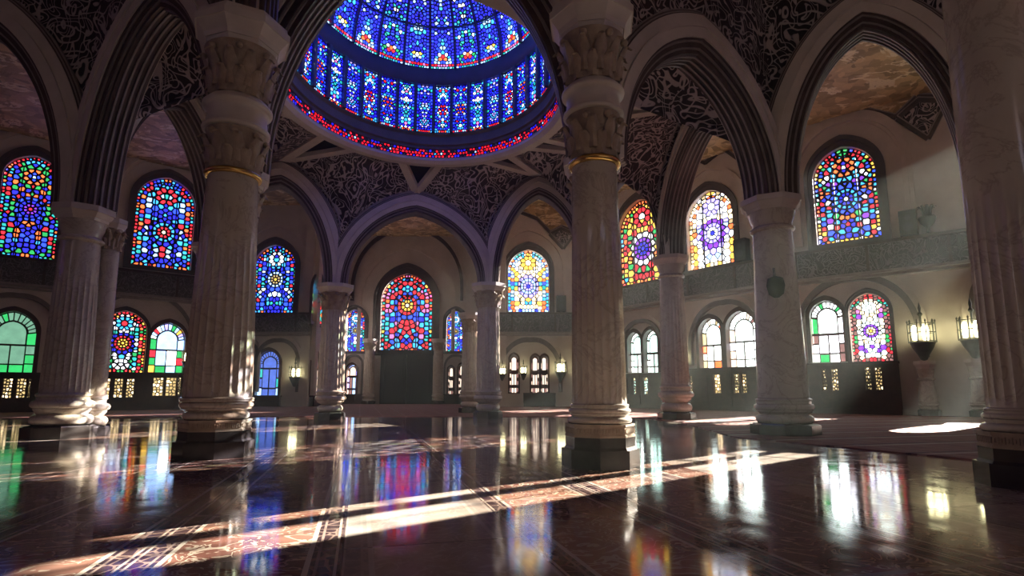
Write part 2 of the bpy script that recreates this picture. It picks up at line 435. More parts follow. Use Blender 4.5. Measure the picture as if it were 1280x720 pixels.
def design(outline, hw, v0, vs, va, uc, pal, rnd, dens=1.0, rosy=.45):
    dens *= 1.05
    """mirrored seeds: border beads, side lights, two rosettes, filled between"""
    P = PAL[pal]; Hh = va-v0; seeds = []; cols = []
    def add(x, y, c):
        for s in ((1, -1) if abs(x) > .02*hw else (1,)):
            p = (uc+s*x, y)
            if all((p[0]-q[0])**2+(p[1]-q[1])**2 > (.045*hw)**2 for q in seeds[-400:]):
                seeds.append(p); cols.append(c)
    yc = v0+Hh*rosy; yt = v0+Hh*.80
    # rosettes
    for (cy, rings) in ((yc, ((.17, 8, P['ros'][1]), (.32, 12, P['ros'][2]), (.47, 12, P['ros'][3]))), (yt, ((.29, 8, P['accent'][1]), (.45, 10, P['accent'][0])))):
        add(0, cy, P['ros'][0] if cy == yc else P['top'])
        for r_, n_, c_ in rings:
            r_ *= hw; ns = n_
            for k in range(n_):
                a = 2*PI*(k+.5)/n_+PI/2
                if math.cos(a) > -.001: add(r_*math.cos(a), cy+r_*math.sin(a), c_)
    for k in range(6):
        a = 2*PI*k/6+PI/2
        if math.cos(a) > -.001: add(.66*hw*math.cos(a), yc+.70*hw*math.sin(a), P['accent'][k % 2])
    # border: follow the right half of the outline
    st = .155*hw/dens
    path = [(hw, v0+st*.5)]+[(hw, v0+(vs-v0)*i/20) for i in range(1, 20)]+halfarc(hw, vs, va, 14)
    for inset, jump in ((.065, 1.0), (.19, 1.25)):
        acc = 0; jt = 1.0
        pts = []
        for a, b in zip(path, path[1:]):
            l = math.hypot(b[0]-a[0], b[1]-a[1]); q = 0
            while acc+l-q >= st*jump*jt:
                q += st*jump*jt-acc; acc = 0; jt = rnd.uniform(.7, 1.5)
                x, y = a[0]+(b[0]-a[0])*q/l, a[1]+(b[1]-a[1])*q/l
                # inwards
                nx, ny = (b[1]-a[1])/l, -(b[0]-a[0])/l
                pts.append((x-nx*inset*hw, y-ny*inset*hw))
            acc += l-q
        for x, y in pts:
            if x > 0.02: add(x, y, rnd.choice(P['border']))
    x = .08*hw
    while x < hw*.9: 
        add(x, v0+.07*hw, rnd.choice(P['border'])); x += st*1.05
    # side lights
    y = v0+.2*hw; k = 0
    while y < vs+(va-vs)*.45:
        c = P['accent'][k % len(P['accent'])] if k % 2 == 0 else P['field'][k % len(P['field'])]
        add(.56*hw, y, c); y += .26*hw/dens; k += 1
    # fill
    tries = 0; dm0 = .155*hw/dens
    while tries < 2200:
        tries += 1; dm = dm0*(rnd.choice((2.0, 1.5, 1.3)) if tries < 1200 else 1.05)
        x = rnd.random()*hw*.95; y = v0+rnd.random()*Hh
        lim = hw if y < vs else hw*(1-((y-vs)/(va-vs))**1.7)
        if x > lim-.1*hw: continue
        if x < dm*.5: x = 0
        if all((uc+x-q[0])**2+(y-q[1])**2 > dm*dm for q in seeds) and all((uc-x-q[0])**2+(y-q[1])**2 > dm*dm for q in seeds):
            rr = rnd.random()
            zone = (int((y-v0)/(.38*hw))*5+int(x/(.34*hw))*3) % len(P['field'])
            add(x, y, P['field'][zone] if rr < .5 else P['field'][0] if rr < .78 else rnd.choice(P['accent']))
    return seeds, cols

# ------------------------------------------------------------------ room outline
ZG = 7.7; ZC = 14.0
r0 = atz(800, 354, ZG); r1 = atz(970, 320, ZG); r2 = atz(1230, 283, ZG)
l0 = atz(0, 318, ZG); l1 = atz(240, 345, ZG)
def xy(p): return Vector((p[0], p[1], 0))
r0, r1, r2, l0, l1 = map(xy, (r0, r1, r2, l0, l1))
rend = r0+(r0-r1).normalized()*2.9
r3 = r2+(r2-r1)*1.0
lend = l1+(l1-l0).normalized()*1.6
l3 = l0+(l0-l1)*1.3
YB, YA = 38.0, 46.0
xa0 = xof(386, 490, YB); xa1 = -1.0
xb0 = xof(296, 490, YB); xb1 = rend.x-.1
YR = -11.0
room = [r3, r2, r1, rend, Vector((xb1, YB, 0)), Vector((xa1, YB, 0)), Vector((xa1, YA, 0)), Vector((xa0, YA, 0)), Vector((xa0, YB, 0)),
        Vector((xb0, YB, 0)), lend, l0, l3, Vector((l3.x, YR, 0)), Vector((r3.x, YR, 0))]
W = {
 'right_front': Plane(r1, r3), 'right_back': Plane(rend, r1),
 'right_recess': Plane((xa1, YB), (xb1, YB)), 'alcove': Plane((xa0, YA), (xa1, YA)),
 'alcove_left': Plane((xa0, YB), (xa0, YA)), 'left_recess': Plane((xb0, YB), (xa0, YB)),
 'left': Plane(l3, lend), 'alcove_right': Plane((xa1, YA), (xa1, YB)), 'left_return': Plane(lend, (xb0, YB)), 'right_return': Plane((xb1, YB), rend),
 'right_side': Plane(r3, (r3.x, YR)), 'left_side': Plane((l3.x, YR), l3), 'rear': Plane((r3.x, YR), (l3.x, YR)),
}
for p in W.values():     # N must point into the room
    mid = (p.P+p.Q)/2+p.N*.5
    p.in_ = p.N
holes = {k: [] for k in W}

# ------------------------------------------------------------------ windows
wn_ = [0]
def win_root(pl, u, v):
    wn_[0] += 1
    o = empty('window_%d' % wn_[0], pl.pt(u, v, 0)); o['kind'] = 'structure'
    return o
KEYS = list(GL.keys())
def win_dims(w, a, b, yb, yt, ysp=None, pc=None):
    pl = W[w]; ym = (yb+yt)/2
    u0 = pl.hit(a, ym)[0]; u1 = pl.hit(b, ym)[0]
    pc = pc or (a+b)/2
    v0 = pl.hit(pc, yb)[1]; va = pl.hit(pc, yt)[1]
    uc = (u0+u1)/2; hw = abs(u1-u0)/2
    vs = va-max(1.05*hw, .1) if ysp is None else pl.hit(pc, ysp)[1]
    vs = max(vs, v0+.1)
    return pl, uc, hw, v0, vs, va
def stained(w, a, b, yb, yt, pal, rosy=.45, dens=1.0, frame=.28, hood=True, seed=1, pc=None, deep=.30):
    pl, uc, hw, v0, vs, va = win_dims(w, a, b, yb, yt, pc=pc)
    out_ = lancet(uc, hw, v0, vs, va, 12)
    holes[w].append(out_)
    root = win_root(pl, uc, v0)
    gm, lm = MB(), MB()
    s, c = design(out_, hw, v0, vs, va, uc, pal, random.Random(seed), dens, rosy)
    glass_cells(gm, lm, s, c, out_, (.019*hw+.014) if pal in ('dark', 'blue', 'bluebrd', 'multi', 'gold', 'rose', 'redoval') else .011*hw+.010, lambda x, y, n: pl.pt(x, y, -deep+n), KEYS)
    g = gm.build('stained_glass', [GM[k] for k in KEYS], root)
    # vertical saddle bars
    for sx_ in (-.37, .37):
        top = vs+(va-vs)*.52
        pbox(lm, pl, uc+sx_*hw-.022*hw, uc+sx_*hw+.022*hw, v0, top, -deep+.005, -deep+.06)
    lm.build('leading', M['lead'], g)
    fr = MB()
    e = frame
    def cl(w_, add): return [(uc-w_, v0)]+archcurve(uc, w_, vs, vs, va+add, 12)+[(uc+w_, v0)]
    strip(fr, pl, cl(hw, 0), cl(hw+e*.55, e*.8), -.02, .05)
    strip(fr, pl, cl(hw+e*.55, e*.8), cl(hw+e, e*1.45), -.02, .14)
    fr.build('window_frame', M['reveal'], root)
    if hood:
        hm = MB(); a0, a1 = e*2.6, e*3.1
        strip(hm, pl, cl(hw+a0, a0*1.35), cl(hw+a1, a1*1.35), -.02, .10)
        hm.build('hood_moulding', M['stone'], root)
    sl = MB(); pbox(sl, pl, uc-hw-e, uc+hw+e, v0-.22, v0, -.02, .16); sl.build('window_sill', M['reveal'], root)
    return pl, uc, hw, v0, vs, va
def tracery(w, a, b, yb, yt, main, edge, barys=(.45,), seed=1, frame=.16, pc=None, door=False, deep=.3, bar=.026, lights=1):
    """clear window: pale main light inside a coloured border, dark glazing bars"""
    pl, uc, hw, v0, vs, va = win_dims(w, a, b, yb, yt, pc=pc)
    rnd = random.Random(seed)
    out_ = lancet(uc, hw, v0, vs, va, 12); holes[w].append(out_)
    root = win_root(pl, uc, v0)
    gm, lm = MB(), MB()
    Hh = va-v0; vb = v0+Hh*barys[0]; iw = .60*hw
    def cell(poly, c):
        poly = ensure_ccw(poly); q = shrink(poly, bar); m_ = len(poly)
        gm.add([pl.pt(a_, b_, -deep) for a_, b_ in q], [tuple(range(m_))], KEYS.index(c))
        lm.add([pl.pt(a_, b_, -deep) for a_, b_ in q]+[pl.pt(a_, b_, -deep+bar) for a_, b_ in poly], [(i_, (i_+1) % m_, m_+(i_+1) % m_, m_+i_) for i_ in range(m_)])
    oc = [(uc-hw, vb)]+archcurve(uc, hw, vs, vs, va, 6)+[(uc+hw, vb)]
    ic = [(uc-iw, vb)]+archcurve(uc, iw, vs-.08*hw, vs-.08*hw, va-.52*hw, 6)+[(uc+iw, vb)]
    cell(ic, main[0])
    k_ = 0; step = list(range(0, 15))
    for a_, b_ in zip(step, step[1:]):
        cell(oc[a_:b_+1]+ic[a_:b_+1][::-1], edge[(k_*3) % len(edge)] if k_ % 5 in (0, 3) else rnd.choice(main)); k_ += 1
    for x0_, x1_, c_ in ((-hw, -iw, None), (-iw, 0, 0), (0, iw, 0), (iw, hw, None)):
        h_ = vb-v0
        if c_ is None:
            for t_ in (0, 1, 2): cell([(uc+x0_, v0+h_*t_/3), (uc+x1_, v0+h_*t_/3), (uc+x1_, v0+h_*(t_+1)/3), (uc+x0_, v0+h_*(t_+1)/3)], rnd.choice(edge))
        else:
            cell([(uc+x0_, v0+h_*.30), (uc+x1_, v0+h_*.30), (uc+x1_, vb), (uc+x0_, vb)], rnd.choice(main))
            cell([(uc+x0_, v0), (uc+x1_, v0), (uc+x1_, v0+h_*.30), (uc+x0_, v0+h_*.30)], rnd.choice(edge+main))
    cg = gm.build('clear_glass', [GM[k] for k in KEYS], root)
    for yy in barys: pbox(lm, pl, uc-hw, uc+hw, v0+Hh*yy-bar*1.4, v0+Hh*yy+bar*1.4, -deep, -deep+.09)
    pbox(lm, pl, uc-bar, uc+bar, v0, vb, -deep, -deep+.08)
    lm.build('glazing_bars', M['frame'], cg)
    fr = MB(); e = frame
    def cl(w_, ad): return [(uc-w_, v0)]+archcurve(uc, w_, vs, vs, va+ad, 12)+[(uc+w_, v0)]
    strip(fr, pl, cl(hw-.02, -.02), cl(hw+e, e*1.4), -.25, .08)
    fr.build('window_frame', M['frame'], root)
    return pl, uc, hw, v0, vs, va

def blind_arch(w, a, b, yb, yt, label, wd=.35, mat='archroll', dp=.22):
    pl, uc, hw, v0, vs, va = win_dims(w, a, b, yb, yt)
    root = thing('blind_arch', pl.pt(uc, v0, 0), label, 'arch moulding', 'blind arches on the walls')
    for nm, o0, o1, d, mt in (('outer_roll', wd*.5, wd, dp*.6, 'stone'), ('inner_roll', 0, wd*.5, dp, mat)):
        mb = MB()
        def cl(x): return [(uc-hw-x, v0)]+archcurve(uc, hw+x, vs, vs, va+x*1.3, 14, .9)+[(uc+hw+x, v0)]
        strip(mb, pl, cl(o0), cl(o1), -.02, d)
        mb.build(nm, M[mt], root)
    return root

# upper windows
stained('right_front', 1017, 1097, 302, 182, 'multi', .46, 1.05, .38, seed=3)
stained('right_back', 858, 917, 334, 237, 'pearl', .45, .9, .34, seed=4)
stained('right_back', 772, 829, 354, 248, 'gold', .42, 1.0, .34, seed=5, pc=802)
stained('left', -2, 76, 322, 193, 'dark', .48, 1.05, .34, seed=6)
stained('left', 168, 243, 335, 221, 'blue', .40, 1.1, .34, seed=8)
stained('left_recess', 316, 368, 391, 306, 'bluebrd', .50, 1.0, .38, seed=9)
stained('alcove_left', 389, 404, 404, 345, 'slim', .4, .6, .25, seed=10, hood=False, deep=.05)
stained('alcove', 476, 540, 441, 342, 'rose', .60, 1.1, .62, seed=11)
stained('alcove', 430, 456, 439, 387, 'bluebrd', .5, .75, .28, seed=12, hood=False)
stained('alcove', 558, 581, 439, 389, 'bluebrd', .5, .75, .28, seed=13, hood=False)
stained('right_recess', 635, 686, 390, 312, 'diamond', .42, 1.0, .38, seed=14)
# lower windows
stained('right_front', 1062, 1113, 452, 366, 'redclear', .45, .8, .16, seed=15, hood=False)
tracery('right_front', 1013, 1055, 453, 375, ['clear', 'clear', 'white'], ['green', 'rose', 'clear', 'rose', 'white'], seed=2)
tracery('right_back', 908, 946, 459, 388, ['clear', 'clear', 'clear'], ['clearwarm', 'clear', 'rose', 'white'], seed=3)
tracery('right_back', 874, 903, 460, 397, ['clear', 'clear'], ['sand', 'clear', 'orange', 'clearwarm'], seed=4)
tracery('right_back', 805, 823, 466, 412, ['mint', 'clear', 'mint'], ['mint', 'clear'], seed=5)
tracery('right_back', 785, 802, 466, 415, ['mint', 'clear', 'clear'], ['mint', 'clear'], seed=6)
stained('left', 124, 183, 466, 388, 'redoval', .48, .95, .16, seed=16, hood=False)
tracery('left', 187, 231, 466, 403, ['pale', 'clear', 'lav'], ['green', 'red', 'yellow', 'pale'], seed=7)
tracery('left', -20, 45, 466, 388, ['palegreen', 'palegreen'], ['palegreen', 'palegreen', 'palegreen', 'green'], seed=8)
tracery('left_recess', 320, 349, 497, 438, ['clearblue', 'clearblue'], ['clearblue', 'teal', 'pale'], (.62,), seed=9)
tracery('left_recess', 300, 315, 497, 436, ['palegreen', 'lav'], ['lav', 'teal'], (.62,), seed=10)
tracery('alcove_left', 388, 398, 494, 440, ['clearwarm', 'rose'], ['clearwarm', 'rose'], (.6,), seed=11, deep=.05)
tracery('alcove', 433, 446, 494, 455, ['clearwarm', 'rose', 'pale'], ['rose', 'lav'], (.6,), seed=12, bar=.028, frame=.10)
tracery('alcove', 560, 567, 494, 458, ['clearwarm', 'clearwarm'], ['rose', 'clearwarm'], (.6,), seed=13, bar=.028, frame=.10)
tracery('alcove', 573, 581, 494, 455, ['clearwarm', 'cream'], ['rose', 'clearwarm'], (.6,), seed=14, bar=.028, frame=.10)
tracery('right_recess', 637, 648, 492, 443, ['clearwarm', 'clearwarm'], ['clearwarm', 'rose'], (.55,), seed=15, bar=.028, frame=.10)
tracery('right_recess', 664, 674, 492, 444, ['clearwarm', 'clearwarm'], ['rose', 'clearwarm'], (.55,), seed=16, bar=.028, frame=.10)
tracery('right_recess', 676, 685, 492, 444, ['clearwarm', 'clearwarm'], ['clearwarm', 'rose'], (.55,), seed=17, bar=.028, frame=.10)
def fill_window(w, u, wd, v0, v1, kind, pal, seed):
    """added fill-light windows, made up for bays outside the frame, given in metres along the wall"""
    pl = W[w]; uc = u; hw = wd/2; va = v1; vs = va-1.05*hw
    out_ = lancet(uc, hw, v0, vs, va, 12); holes[w].append(out_)
    root = win_root(pl, uc, v0)
    gm, lm = MB(), MB()
    s, c = design(out_, hw, v0, vs, va, uc, pal, random.Random(seed), .6, .45)
    glass_cells(gm, lm, s, c, out_, .03, lambda x, y, n: pl.pt(x, y, -.3+n), KEYS)
    gm.build('stained_glass', [GM[k] for k in KEYS], root); lm.build('leading', M['lead'], root)
    fr = MB()
    def cl(w_, ad): return [(uc-w_, v0)]+archcurve(uc, w_, vs, vs, va+ad, 12)+[(uc+w_, v0)]
    strip(fr, pl, cl(hw, 0), cl(hw+.35, .5), -.02, .1); fr.build('window_frame', M['reveal'], root)
LF = W['right_front'].L
u_a = W['right_front'].hit(1204, 220)[0]; u_b = W['right_front'].hit(1218, 220)[0]
def sun_slit(w, u, wd, v0, v1, seed, pal=('clear', 'white', 'clear', 'cream')):  # unseen clear window, added so the sun draws streaks on the floor
    pl = W[w]; hw = wd/2; va = v1; vs = va-1.05*hw
    out_ = lancet(u, hw, v0, vs, va, 12); holes[w].append(out_); root = win_root(pl, u, v0)
    gm, lm = MB(), MB(); rn_ = random.Random(seed); n_ = max(5, int((v1-v0)/.45)); sd_ = []; cs_ = []
    for i in range(n_):
        for x in (-.5, .5): sd_.append((u+x*hw, v0+(i+.5)*(v1-v0)/n_)); cs_.append(rn_.choice(pal))
    glass_cells(gm, lm, sd_, cs_, out_, .012, lambda x, y, n: pl.pt(x, y, -.3+n), KEYS)
    g = gm.build('clear_glass', [GM[k] for k in KEYS], root); lm.build('leading', M['lead'], g)
    fr = MB()
    def cl(w_, ad): return [(u-w_, v0)]+archcurve(u, w_, vs, vs, va+ad, 12)+[(u+w_, v0)]
    strip(fr, pl, cl(hw, 0), cl(hw+.14, .2), -.02, .1); fr.build('window_frame', M['reveal'], root)
sun_slit('right_front', u_a+.42, .42, 7.9, 11.8, 1)
sun_slit('right_front', W['right_front'].hit(1258, 420)[0], 1.25, 2.7, 5.5, 3)  # added out of view behind the edge column for a sun patch
sun_slit('right_back', W['right_back'].hit(978, 250)[0], .5, 8.0, 12.0, 4)  # added out of view behind the thick column for a far streak
sun_slit('right_front', u_b+.72, .72, 7.9, 12.0, 2)
# unseen bays beside and behind the camera: upper windows made up as fill light
for u_ in (5, 13, 21): fill_window('right_side', u_, 3.2, 8.0, 12.0, 0, 'blue', 50+u_); fill_window('left_side', u_, 3.2, 8.0, 12.0, 0, 'blue', 60+u_)
for u_ in (16, 38): fill_window('rear', u_, 3.2, 7.6, 11.4, 0, 'diamond', 70+u_)

# ------------------------------------------------------------------ walls, floor, ceiling
names = {'right_front': 'wall_right', 'right_back': 'wall_right_rear', 'right_recess': 'wall_back_right', 'alcove': 'wall_back', 'alcove_left': 'wall_alcove_left',
 'left_recess': 'wall_back_left', 'left': 'wall_left', 'alcove_right': 'wall_alcove_right', 'left_return': 'wall_left_return', 'right_return': 'wall_right_return',
 'right_side': 'wall_right_front', 'left_side': 'wall_left_front', 'rear': 'wall_front'}
for k, pl in W.items():
    mb = MB()
    prism(mb, pl, [(-.3, -.05), (pl.L+.3, -.05), (pl.L+.3, ZC+.3), (-.3, ZC+.3)], holes[k], -.6, 0)
    o = mb.build(names[k], M['plaster']); o['kind'] = 'structure'
# octagon of the dome arcade
def gp(px, Y): return Vector((xof(px, 500, Y), Y, 0))
K = {'a': gp(281, 10.7), 'b': gp(746, 10.1), 'c': gp(979, 13.4), 'd': gp(845, 20.6), 'e': gp(741, 21.5), 'f': gp(610, 21.7), 'g': gp(413, 20.5), 'h': gp(252, 19.0), 'i': gp(84, 12.7)}
KX = {'j': Vector((-15.5, 12.0, 0)), 'k': gp(1290, 11.2)}
KALL = dict(K, **KX)
octo = [K[c] for c in 'abcdefghi']
mb = MB(); prism(mb, HZ, [(p.x, p.y) for p in room], [], -.12, 0)
o = mb.build('floor', M['floor']); o['kind'] = 'structure'
mb = MB(); prism(mb, HZ, [(p.x, p.y) for p in room], [[(p.x, p.y) for p in octo]], ZC, ZC+.25)
o = mb.build('ceiling', M['gold']); o['kind'] = 'structure'

# ------------------------------------------------------------------ arcade arches
CAPZ = {'a': 5.3, 'b': 5.3, 'c': zof(252, 13.4), 'd': zof(322, 20.6), 'e': 5.6, 'f': zof(356, 21.7), 'g': zof(357, 20.5), 'h': zof(308, 19.0), 'i': zof(264, 12.7), 'j': 5.4, 'k': 5.4}
ARCH = {}
def arch(A, B, apex, label, band=.55, dark=.30, depth=.5, lace_m='lace', top=ZC, inr=.38, k=1.22, bd=.03):
    """apex is (px,py) of the inner apex or a height; the room faces of the arcade carry script panels"""
    P, Q = KALL[A], KALL[B]
    pl = Plane(P, Q); Ls = pl.L; uc = Ls/2
    za = apex if isinstance(apex, (int, float)) else pl.hit(*apex)[1]
    vl, vr = CAPZ[A], CAPZ[B]
    root = thing('stone_arch', pl.pt(uc, za, 0), label, 'arch', 'pointed arches of the arcade')
    w0 = Ls/2-inr
    def cv(x): return archcurve(uc, w0+x, vl, vr, za+x*1.15, 20, k, (0, Ls))
    d = depth
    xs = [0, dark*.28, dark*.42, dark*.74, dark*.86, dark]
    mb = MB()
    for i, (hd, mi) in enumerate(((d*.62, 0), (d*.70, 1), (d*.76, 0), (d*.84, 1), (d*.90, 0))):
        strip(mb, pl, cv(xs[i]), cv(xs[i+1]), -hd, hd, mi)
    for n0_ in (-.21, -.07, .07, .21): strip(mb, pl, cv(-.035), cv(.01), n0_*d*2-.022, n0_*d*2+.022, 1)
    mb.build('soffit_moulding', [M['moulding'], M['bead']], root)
    mb = MB()
    strip(mb, pl, cv(dark), cv(dark+band*.42), -d*.98, d*.98)
    strip(mb, pl, cv(dark+band*.42), cv(dark+band*.52), -d*1.06, d*1.06)
    strip(mb, pl, cv(dark+band*.52), cv(dark+band), -d*.94, d*.94)
    mb.build('stone_band', M['stone'], root)
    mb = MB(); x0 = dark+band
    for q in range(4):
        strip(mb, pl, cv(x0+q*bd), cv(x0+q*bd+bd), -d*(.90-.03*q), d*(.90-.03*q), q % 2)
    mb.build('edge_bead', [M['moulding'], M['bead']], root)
    x1 = x0+4*bd
    c = cv(x1)
    # keep only the part of the curve between the clamped ends
    i0 = max(i for i, p in enumerate(c) if p[0] <= 1e-6) if any(p[0] <= 1e-6 for p in c) else 0
    i1 = min(i for i, p in enumerate(c) if p[0] >= Ls-1e-6) if any(p[0] >= Ls-1e-6 for p in c) else len(c)-1
    cc = c[i0:i1+1]
    mb = MB(); prism(mb, pl, [(0, top)]+cc+[(Ls, top)], [], -d*.55, d*.55)
    mb.build('script_panel', M[lace_m], root)
    ARCH[A+B] = (pl, cc, za+x1*1.15, cv, x0)
arch('a', 'b', 10.2, 'wide near pointed arch framing the blue glass dome from below', .42, .40, inr=.45)
arch('b', 'c', (838, 66), 'pointed stone arch rising to the right of the tall centre column', .48, .26, inr=.62)
arch('c', 'd', (893, 152), 'receding stone arch framing the pearly white and gold window', .42, .24, lace_m='lace_far')
arch('d', 'e', (770, 225), 'small far stone arch in front of the gold and red window', .38, .20, lace_m='lace_far')
arch('e', 'f', (668, 246), 'far stone arch left of the tall centre column framing the diamond-patterned window', .38, .20, lace_m='lace_far')
arch('f', 'g', (518, 267), 'far stone arch straight ahead framing the red rose window of the alcove', .38, .17, lace_m='lace_far')
arch('g', 'h', (360, 234), 'far stone arch just right of the tall left column', .42, .24, lace_m='lace_far')
arch('h', 'i', (205, 126), 'receding stone arch framing the blue window on the left wall', .40, .26, lace_m='lace_far')
arch('i', 'a', 9.5, 'large stone arch between the paired column and the tall left column', .52, .30, inr=.60)
arch('j', 'i', 9.6, 'stone arch cut off by the left edge in front of the dark multicolour window', .50, .30, inr=.62)
arch('c', 'k', (1150, 24), 'large stone arch at right framing the window with the blue rosette', .48, .26, inr=.62)

# ------------------------------------------------------------------ dome
DC = Vector((-2.4, 15.0, 0)); OV = 1.12
_c = atY(525, 198, 19.45); ZR = _c.z
DC.x = _c.x*15.5/19.45+.15
RR = 3.95
dome = thing('stained_glass_dome', (DC.x, DC.y, ZR), 'blue stained glass dome on a ring of coloured glass panels', 'dome')
def zr(y): return zof(y, 19.2, 525)
z_red1 = zr(184); z_dr0 = zr(166); z_dr1 = zr(108); z_dm0 = zr(90)
ring = MB()
lathe(ring, DC, [(RR+.45, ZR-.02), (RR+.42, ZR-.16), (RR+.12, ZR-.20), (RR, ZR-.10), (RR, ZR+.03), (RR+.5, ZR+.06)], 96, caps=False)
ring.build('rim_moulding', M['stone'], dome, True, angle=40)
ring = MB()
lathe(ring, DC, [(RR+.02, z_red1), (RR-.05, z_red1), (RR-.05, z_red1+.10), (RR-.12, z_red1+.13), (RR-.12, z_dr0-.12), (RR-.2, z_dr0-.05), (RR-.2, z_dr0), (RR+.02, z_dr0)], 96, caps=False)
ring.build('grey_band', M['reveal'], dome, True, angle=40)
RD = RR-.18; RD2 = RD-.06; RM = RD2-.12
ring = MB()
lathe(ring, DC, [(RD+.1, z_dr1), (RD2-.04, z_dr1), (RD2-.10, z_dr1+.12), (RM, z_dm0-.08), (RM, z_dm0+.02), (RM+.2, z_dm0+.05)], 96, caps=False)
ring.build('upper_band', M['blueband'], dome, True, angle=40)
# red bead strip
NS = 36
def seg_copy(name, mats, mbs, n, parent):
    """variants built at angle 0 around the dome axis, then copied round"""
    protos = []
    for i, mb in enumerate(mbs):
        o = mb.build(name, mats, parent); protos.append(o)
    for k_ in range(n):
        if k_ < len(protos): o = protos[k_]
        else:
            o = protos[k_ % len(protos)].copy(); COL.objects.link(o); o.parent = parent
        o.rotation_euler = (0, 0, 2*PI*k_/n)
        yield o
def cylmap(r, sgn=-1):
    def f(x, y, n):
        a = x/r
        rr = r-n
        return Vector((DC.x+rr*math.cos(a), DC.y+rr*math.sin(a), y))
    return f
rnd = random.Random(5)
def rect(w, v0, v1): return [(-w, v0), (w, v0), (w, v1), (-w, v1)]
NR = 24
gl = [MB() for _ in range(3)]; ll = [MB() for _ in range(3)]
hwR = PI*RR/NR
for i in range(3):
    sd = []; cl_ = []
    for r_ in range(3):
        n_ = 9
        for q in range(n_):
            x = -hwR+(q+.5+(.4 if r_ % 2 else 0)*.8)*2*hwR/n_+rnd.uniform(-.02, .02); y = ZR+(r_+.5)*(z_red1-ZR)/3+rnd.uniform(-.02, .02)
            sd.append((x, y)); cl_.append(rnd.choice(['red', 'red', 'red', 'red', 'deep', 'cyan', 'pale', 'red', 'black']) if r_ == 1 else rnd.choice(['red', 'red', 'red', 'black', 'deep']))
    glass_cells(gl[i], ll[i], sd, cl_, rect(hwR, ZR, z_red1), .022, cylmap(RR), KEYS)
    gl[i].v += []
RK = [GM[k] for k in KEYS]
for o in seg_copy('red_bead_panel', RK+[M['lead']], [MB_ for MB_ in [(lambda g, l: (g.add(l.v, l.f, len(KEYS)), g)[1])(g, l) for g, l in zip(gl, ll)]], NR, dome): pass
# drum panels
hwD = PI*RD/NS-.045
palD = [dict(f=['deep', 'blue', 'deep', 'deep', 'cyan', 'blue', 'pale'], c=['red', 'orange', 'white', 'cyan'], e=['deep', 'blue', 'deep', 'teal']),
        dict(f=['cyan', 'blue', 'deep', 'deep', 'pale', 'white', 'blue'], c=['red', 'red', 'white', 'cyan'], e=['blue', 'deep', 'deep', 'cyan']),
        dict(f=['deep', 'blue', 'deep', 'deep', 'cyan', 'lav'], c=['cyan', 'pale', 'blue', 'lav'], e=['deep', 'blue', 'deep', 'teal']),
        dict(f=['blue', 'cyan', 'teal', 'deep', 'deep', 'white'], c=['pale', 'cyan', 'pink', 'cyan'], e=['deep', 'deep', 'teal', 'blue'])]
def drum_variant(p, seed):
    g, l = MB(), MB(); rn_ = random.Random(seed); sd = []; cs = []
    h0, h1 = z_dr0, z_dr1; Hd = h1-h0
    def add(x, y, c):
        for s_ in ((1, -1) if abs(x) > .01 else (1,)): sd.append((s_*x, y)); cs.append(c)
    for k_ in range(4): add(hwD*(k_+.5)/4 if k_ else .001+hwD*.12, h0+.045, rn_.choice(['red', 'cyan', 'orange', 'red', 'pale']))
    for k_ in range(13): add(hwD*.86, h0+.12+Hd*.9*k_/13, rn_.choice(p['e']))
    cy = h0+Hd*.5
    add(0, cy, p['c'][0])
    for k_ in range(6):
        a = PI/2+2*PI*(k_+.5)/6
        if math.cos(a) > -.01: add(.13*math.cos(a), cy+.15*math.sin(a), p['c'][1])
    for y_, c in ((.14, 2), (.22, 3), (.82, 2), (.9, 3)): add(0, h0+Hd*y_, p['c'][c]); add(.12, h0+Hd*(y_+.02), p['c'][(c+1) % 4])
    tries = 0
    while tries < 500:
        tries += 1
        x, y = rn_.random()*hwD*.8, h0+rn_.random()*Hd
        if x < .03: x = 0
        m2 = rn_.choice((.018, .010, .006)) if tries < 250 else .0045
        if all((x-q[0])**2+(y-q[1])**2 > m2 and (-x-q[0])**2+(y-q[1])**2 > m2 for q in sd): add(x, y, rn_.choice(p['f']))
    glass_cells(g, l, sd, cs, rect(hwD, h0, h1), .016, cylmap(RD), KEYS)
    g.add(l.v, l.f, len(KEYS)); return g
for o in seg_copy('drum_panel', RK+[M['lead']], [drum_variant(p, 40+i) for i, p in enumerate(palD)], NS, dome): pass
mb = MB(); a = PI/NS
box(mb, (DC.x+RD-.05, DC.y, (z_dr0+z_dr1)/2), (.16, .10, z_dr1-z_dr0+.04))
mu = mb.build('mullion', M['blueband'], dome)
for k_ in range(NS):
    o = mu if k_ == 0 else mu.copy()
    if k_: COL.objects.link(o); o.parent = dome
    o.rotation_euler = (0, 0, 2*PI*(k_+.5)/NS)
